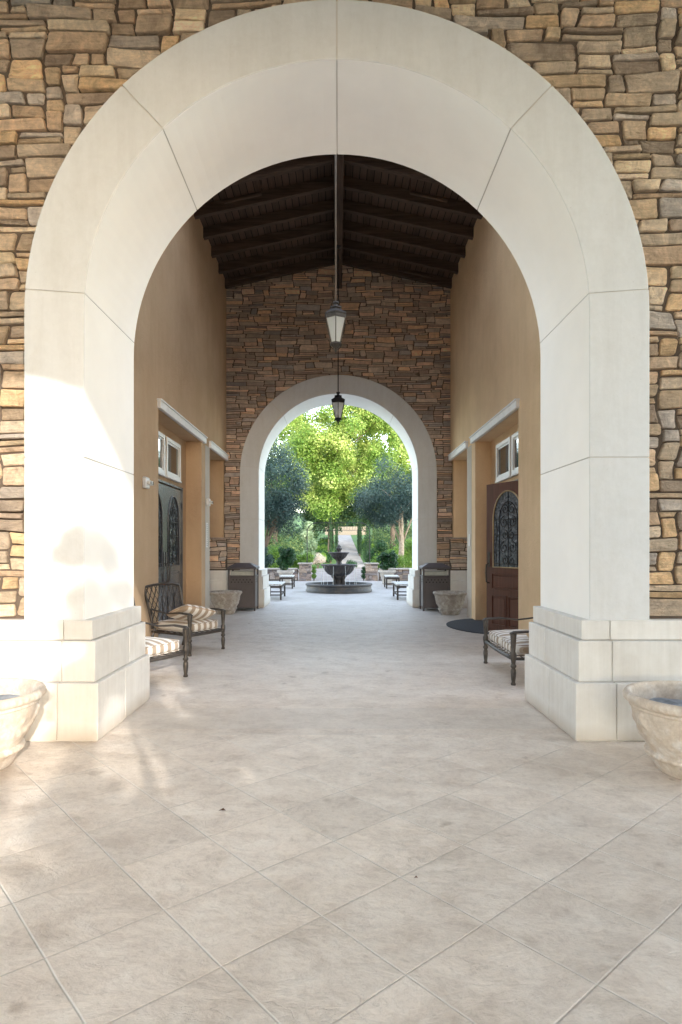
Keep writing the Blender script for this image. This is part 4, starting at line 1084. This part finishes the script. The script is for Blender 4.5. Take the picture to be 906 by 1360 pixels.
# cypress columns along the path
cyp = [(-.62, 50, .16, 4.2, 'thin dark cypress standing left of the path, the left one of the close pair'), (-.15, 54, .17, 4.5, 'thin dark cypress standing left of the path, the right one of the close pair'), (2.30, 49, .36, 3.1, 'stout dark cypress right of the path, tallest green column beside the gateway post'), (1.98, 58, .26, 3.2, 'slim cypress right of the path behind the stout one'), (2.2, 66, .26, 3.4, 'distant slim cypress on the right of the path'), (-.75, 68, .26, 3.6, 'distant slim cypress on the left of the path')]
for i, (x, y, r, h, lab) in enumerate(cyp):
    t = thing('cypress_tree', lab, 'tree', (x, y, gz(y)), group='cypress columns along the hill path')
    rnd = random.Random(70 + i); m_ = MB(); leaves(m_, [(0, 0, .25 + h * k / 40, r * (1 - .8 * max(0, k / 40 - .55) / .45) * rnd.uniform(.85, 1.1)) for k in range(40)], 3600, .09, rnd, .5, hang=-1); m_.build('crown', M['leaf_cypress'], t)
    m_ = MB(); m_.tube([(0, 0, -.1), (0, 0, h * .8)], [.06, .02], 8); m_.build('trunk', M['bark'], t)
# shrubs
def shrub(name, label, loc, cl, n, size, mat, seed, cat='shrub', aspect=.6, group=None, stem=True, shell=.2, hang=0):
    t = thing(name, label, cat, loc, group=group); rnd = random.Random(seed)
    m_ = MB(); leaves(m_, cl, n, size, rnd, aspect, shell=shell, hang=hang); m_.build('foliage', mat, t)
    if stem:
        m_ = MB()
        for c in cl[:5]: m_.tube([(0, 0, 0), (c[0] * .4, c[1] * .4, c[2] * .5), c[:3]], [.03, .02, .008], 5)
        m_.build('stem', M['bark'], t)
    return t
def bush_planter(x, y, s):
    sd = 'left' if s < 0 else 'right'
    t = thing('square_planter', f'pale flared planter trough beyond the fountain on the {sd}', 'planter', (x, y, 0), group='pale planters holding the dark bushes')
    m_ = MB(); 
    def ring(h, z): return [(-h, -h, z), (h, -h, z), (h, h, z), (-h, h, z)]
    lv_ = [ring(.17, 0), ring(.19, .05), ring(.17, .08), ring(.27, .46), ring(.33, .50), ring(.33, .58), ring(.28, .58), ring(.26, .50)]
    vs = [p for r in lv_ for p in r]; fs = [(j * 4 + i, j * 4 + (i + 1) % 4, (j + 1) * 4 + (i + 1) % 4, (j + 1) * 4 + i) for j in range(7) for i in range(4)] + [(28, 29, 30, 31)]
    m_.add(vs, fs); m_.build('trough', M['pale_trough'], t)
    rnd = random.Random(90 + s)
    cl = [(rnd.uniform(-.24, .24), rnd.uniform(-.2, .2), .15 + rnd.uniform(0, .70), rnd.uniform(.13, .22)) for _ in range(16)]
    if s > 0: cl = [(a * 1.5, b, c_ * .8, r) for a, b, c_, r in cl]
    shrub('leafy_bush', f'dark glossy green bush growing in the {sd} pale planter', (x, y, .55), cl, 4200, .085, M['leaf_bush'], 91 + s, group='dark bushes in the pale planters')
bush_planter(-2.12, 25.2, -1); bush_planter(1.97, 25.4, 1)
specs = [
 ('flowering_shrub', 'cream flowering shrub left of the fountain beyond the gateway', (-1.45, 44, 0), [(0, 0, .75, .42), (.3, 0, .65, .3), (-.3, .1, .6, .32)], 3000, .07, 'flower'),
 ('low_hedge', 'bright green clipped hedge along the left edge of the path', (-1.0, 52, gz(52)), [(-.3, k * 1.2 - 5, .3 + .05 * k, .42) for k in range(9)], 6000, .09, 'leaf_lime'),
 ('low_hedge', 'bright green clipped hedge along the right edge of the path', (3.1, 54, gz(54)), [(.0, k * 1.2 - 6, .3 + .05 * k, .42) for k in range(10)], 6000, .09, 'leaf_lime'),
 ('weeping_shrub', 'pale green feathery weeping shrub between the left olive and the path', (-1.9, 40, 0), [(0, 0, 1.0, .45), (.15, 0, 1.7, .45), (-.1, 0, 2.3, .42), (0, 0, 2.9, .3)], 5000, .14, 'leaf_pale'),
 ('green_shrub', 'rounded lime shrub behind the left olive trunk', (-3.9, 36, 0), [(0, 0, .5, .6), (.8, .3, .6, .6), (-.9, 0, .7, .7), (.3, 0, 1.2, .5)], 7000, .10, 'leaf_lime'),
 ('green_shrub', 'grey-blue shrub at the foot of the left olive tree', (-3.75, 30, .0), [(0, 0, .6, .4), (.35, 0, .9, .35), (-.3, 0, 1.0, .4), (.1, 0, 1.35, .3)], 4200, .09, 'leaf_olive'),
 ('green_shrub', 'mid green shrub behind the left gate pillar', (-1.9, 31.5, 0), [(0, 0, .75, .4), (.35, 0, .95, .32), (-.4, 0, .8, .35)], 3800, .09, 'leaf_lime'),
 ('green_shrub', 'yellow flowering shrub behind the right pale planter', (2.4, 30.5, 0), [(0, 0, .7, .45), (.6, 0, .8, .4), (-.4, 0, .85, .4), (.2, 0, 1.15, .32)], 5000, .08, 'leaf_lime'),
 ('green_shrub', 'dark green shrub right of the path by the right gate pillar', (2.35, 36, 0), [(0, 0, .6, .5), (.3, 0, 1.0, .4), (-.35, 0, 1.1, .4), (.1, 0, 1.6, .35)], 5000, .09, 'leaf_bush'),
 ('green_shrub', 'sunlit lime shrub at the far right edge of the arch view', (4.3, 38, 0), [(0, 0, .7, .7), (.9, 0, .8, .6), (-.6, 0, 1.1, .6), (.2, 0, 1.6, .5)], 7000, .10, 'leaf_lime'),
 ('green_shrub', 'round dark ball shrub in front of the hill path', (.85, 45.5, 0), [(0, 0, .28, .36), (.3, 0, .22, .3)], 2200, .07, 'leaf_bush'),
 ('boxwood_shrub', 'small upright green shrub against the inner side of the left gate pillar', (-1.10, 28.2, 0), [(0, 0, .2, .13), (0, 0, .42, .12), (0, 0, .56, .09)], 1300, .05, 'leaf_lime'),
 ('boxwood_shrub', 'small upright green shrub against the inner side of the right gate pillar', (1.14, 28.2, 0), [(0, 0, .2, .13), (0, 0, .42, .12), (0, 0, .56, .09)], 1300, .05, 'leaf_bush'),
]
for i, (nm, lab, loc, cl, n, sz, mt) in enumerate(specs): shrub(nm, lab, loc, cl, n, sz, M[mt], 200 + i)
for i in range(10):
    s = -1 if i % 2 else 1; y = 47 + i * 3.1; x = (.95 if s < 0 else 2.9) ; x = -x if s < 0 else x
    shrub('path_shrub', ['rounded lime shrub edging the hill path, first on the right', 'rounded dark shrub edging the hill path, first on the left', 'rounded dark shrub edging the hill path, second on the right', 'rounded lime shrub edging the hill path, second on the left', 'rounded lime shrub edging the hill path, third on the right', 'rounded dark shrub edging the hill path, third on the left', 'rounded dark shrub edging the hill path, fourth on the right', 'rounded lime shrub edging the hill path, fourth on the left', 'rounded lime shrub edging the hill path, topmost on the right', 'rounded dark shrub edging the hill path, topmost on the left'][i], (x, y, gz(y)), [(0, 0, .45, .55), (.35 * s, .3, .7, .5), (.9 * s, 0, .55, .6)], 2600, .12, M['leaf_lime' if i % 4 in (0, 3) else 'leaf_bush'], 400 + i, group='shrubs edging the hill path')
# hedge banks left and right on the slope
for s in (-1, 1):
    rnd = random.Random(300 + s)
    cl = [(s * rnd.uniform(-.6, 8), rnd.uniform(-5, 30), 0, rnd.uniform(.7, 1.3)) for _ in range(80)]
    cl = [(a, b, gz(52 + b) - gz(52) + rnd.uniform(.2, 1.8), r) for a, b, c, r in cl]
    shrub('hedge_bank', f"mixed green hedge bank on the {'left' if s < 0 else 'right'} slope under the distant trees", (s * 4.2 + .6, 52, gz(52)), cl, 30000, .17, M['leaf_far'], 310 + s, cat='hedge', stem=False)
for i, (x, lab) in enumerate(((-1.6, 'dark shrub on the hilltop behind the terrace wall, left'), (1.4, 'dark shrub on the hilltop behind the terrace wall, middle'), (4.4, 'dark shrub on the hilltop behind the terrace wall, right'))):
    shrub('hilltop_shrub', lab, (x, 106, gz(106)), [(0, 0, 1.2, 1.3), (.9, 0, 2.2, 1.1), (-.9, 0, 1.9, 1.1), (0, 0, 2.9, .8)], 4200, .24, M['leaf_far' if i != 1 else 'leaf_bush'], 450 + i, group='hilltop shrubs')
tw = MB(); tw.box(-2.2, 4.6, 103, 103.5, gz(103) - .2, gz(103) + 1.35); tag(tw.build('terrace_wall', M['bark_pale']), 'tan retaining wall at the top end of the hill path', 'wall')

# ------------------------------------------------------------------ building mass outside the passage and the drive's opposite arch
wing = MB()
for s in (-1, 1):
    a, b = sorted((s * 3.86, s * 14)); pass
for k, s in enumerate((-1, 1)):
    m_ = MB(); a, b = sorted((s * 3.86, s * 14)); m_.box(a, b, 9.2, 13.3, 0, 8.0)
    t = m_.build('building_wing', M['stucco']); tag(t, f"tan stucco wing of the building outside the passage's {'left' if s < 0 else 'right'} wall", 'building')
pc = MB(); D0 = -4.0; cx0 = 1.0; zc0 = 4.2; rr0 = 1.82
def cw2(mb, xa, xb, y0, y1, z1, r, cx, zc):
    mb.box(xa, cx - r, y0, y1, 0, z1); mb.box(cx + r, xb, y0, y1, 0, z1); n = 32
    for i in range(n):
        a, b = pi * i / n, pi * (i + 1) / n
        p, q = (cx + r * cos(a), zc + r * sin(a)), (cx + r * cos(b), zc + r * sin(b))
        mb.prism([q, p, (p[0], z1), (q[0], z1)], 'y', y0, y1)
cw2(pc, -10.5, 13.5, D0 - .35, D0, 9.2, rr0, cx0, zc0)
tag(pc.build('porte_cochere_wall', M['stucco_pale']), 'pale arched wall on the opposite side of the drive, behind the camera', 'wall')
for s in (-1, 1):  # added walls out of view that cut side light on the front face
    m_ = MB(); a, b = sorted((s * 7.6, s * 7.9)); m_.box(a, b, D0 + .02, .6, 0, 7.24)
    tag(m_.build('added_light_screen', M['stucco_pale']), f"added wall screening side light off the front, on the {'left' if s < 0 else 'right'}, out of view", 'wall')
# tree behind the camera that dapples the light
t = thing('garden_tree', 'leafy tree behind the camera that dapples the sunlight', 'tree', (2.9, -5.4, 0), world=True)
rnd = random.Random(77); cl = []
gaps = [(-1.74, -.04, .15), (-1.57, -.24, .11), (-.83, -.23, .07), (-1.15, .25, .06), (-2.35, -.25, .15), (-2.42, -.68, .12), (-1.02, .58, .09), (-1.06, .9, .13), (-2.55, .15, .22), (-2.45, .55, .26), (-1.72, .22, .07), (-2.0, .7, .10)]
def off(xp, zp):
    y = -5.3 + rnd.uniform(-.3, .3); k = 4.92 - y; return xp + .4 * k, y, zp + .34 * k
while len(cl) < 620:
    xp, zp, r = rnd.uniform(-3.1, -.35), rnd.uniform(-1.9, .72), rnd.uniform(.10, .17)
    if any((xp - g[0]) ** 2 + (zp - g[1]) ** 2 < (g[2] + r * .8) ** 2 for g in gaps): continue
    cl.append((*off(xp, zp), r))
for (xp, zp, r) in ((-2.08, 1.50, .15), (-1.82, 1.60, .13), (-1.70, 1.33, .12), (-1.95, 1.12, .17), (-1.66, 1.0, .16), (-1.85, .85, .17), (-2.12, .85, .12), (-1.6, 1.45, .07), (-1.5, .85, .12), (-2.05, .45, .15), (-1.75, .5, .14)):
    cl.append((*off(xp, zp), r * 1.15, 2.5))
for _ in range(14):
    cl.append((*off(rnd.uniform(-2.0, -1.42), rnd.uniform(.55, 1.2)), rnd.uniform(.07, .13), 1.5))
m_ = MB(); leaves(m_, cl, 52000, .085, rnd, .7, shell=.0); m_.build('crown', M['leaf_bush'], t)
m_ = MB(); trunk_limbs(m_, (2.9, -5.4, 0), (2.5, -5.3, 2.8), .10, rnd, rnd.sample(cl, 12)); m_.build('trunk', M['bark'], t, smooth=True)

# ------------------------------------------------------------------ light
sd = (-.4, 1.0, -.34)
import mathutils
W = bpy.data.worlds.new('World'); SC.world = W; W.use_nodes = True
nt = W.node_tree; bg = nt.nodes['Background']; sky = nt.nodes.new('ShaderNodeTexSky'); sky.sky_type = 'NISHITA'; sky.sun_disc = False
el = atan2(.34, sqrt(1 + .16)); sky.sun_elevation = el; sky.sun_rotation = atan2(.4, -1.0)
sky.air_density = 1.0; sky.dust_density = .6; sky.ozone_density = 1.0
hs = nt.nodes.new('ShaderNodeHueSaturation'); hs.inputs['Saturation'].default_value = .7
wb = nt.nodes.new('ShaderNodeMix'); wb.data_type = 'RGBA'; wb.blend_type = 'MULTIPLY'; wb.inputs[0].default_value = 1; wb.inputs[7].default_value = (1.05, 1.0, .93, 1)
nt.links.new(sky.outputs[0], hs.inputs['Color']); nt.links.new(hs.outputs[0], wb.inputs[6]); nt.links.new(wb.outputs[2], bg.inputs['Color'])
bg.inputs['Strength'].default_value = 1.42
sun = bpy.data.lights.new('sun', 'SUN'); sun.energy = 4.5; sun.angle = radians(.4); sun.color = (1.0, .945, .86)
so = bpy.data.objects.new('sun', sun); COL.objects.link(so); so.rotation_euler = mathutils.Vector(sd).to_track_quat('-Z', 'Y').to_euler(); so.location = (8, -20, 12)

# ------------------------------------------------------------------ camera
cam = bpy.data.cameras.new('camera'); co = bpy.data.objects.new('camera', cam); COL.objects.link(co); SC.camera = co
co.location = (0, 0, 1.5); co.rotation_euler = (radians(90), 0, 0)
cam.sensor_fit = 'HORIZONTAL'; cam.sensor_width = 36; cam.lens = 36 * 830 / 906
cam.shift_x = 3.5 / 906; cam.shift_y = 47 / 906; cam.clip_start = .05; cam.clip_end = 2000
SC.view_settings.view_transform = 'Standard'; SC.view_settings.look = 'None'; SC.view_settings.exposure = 0; SC.view_settings.gamma = 1
SC.render.engine = 'CYCLES'; SC.cycles.max_bounces = 9; SC.cycles.diffuse_bounces = 6; SC.cycles.transparent_max_bounces = 6; SC.cycles.use_denoising = True
SC.cycles.sample_clamp_indirect = 6
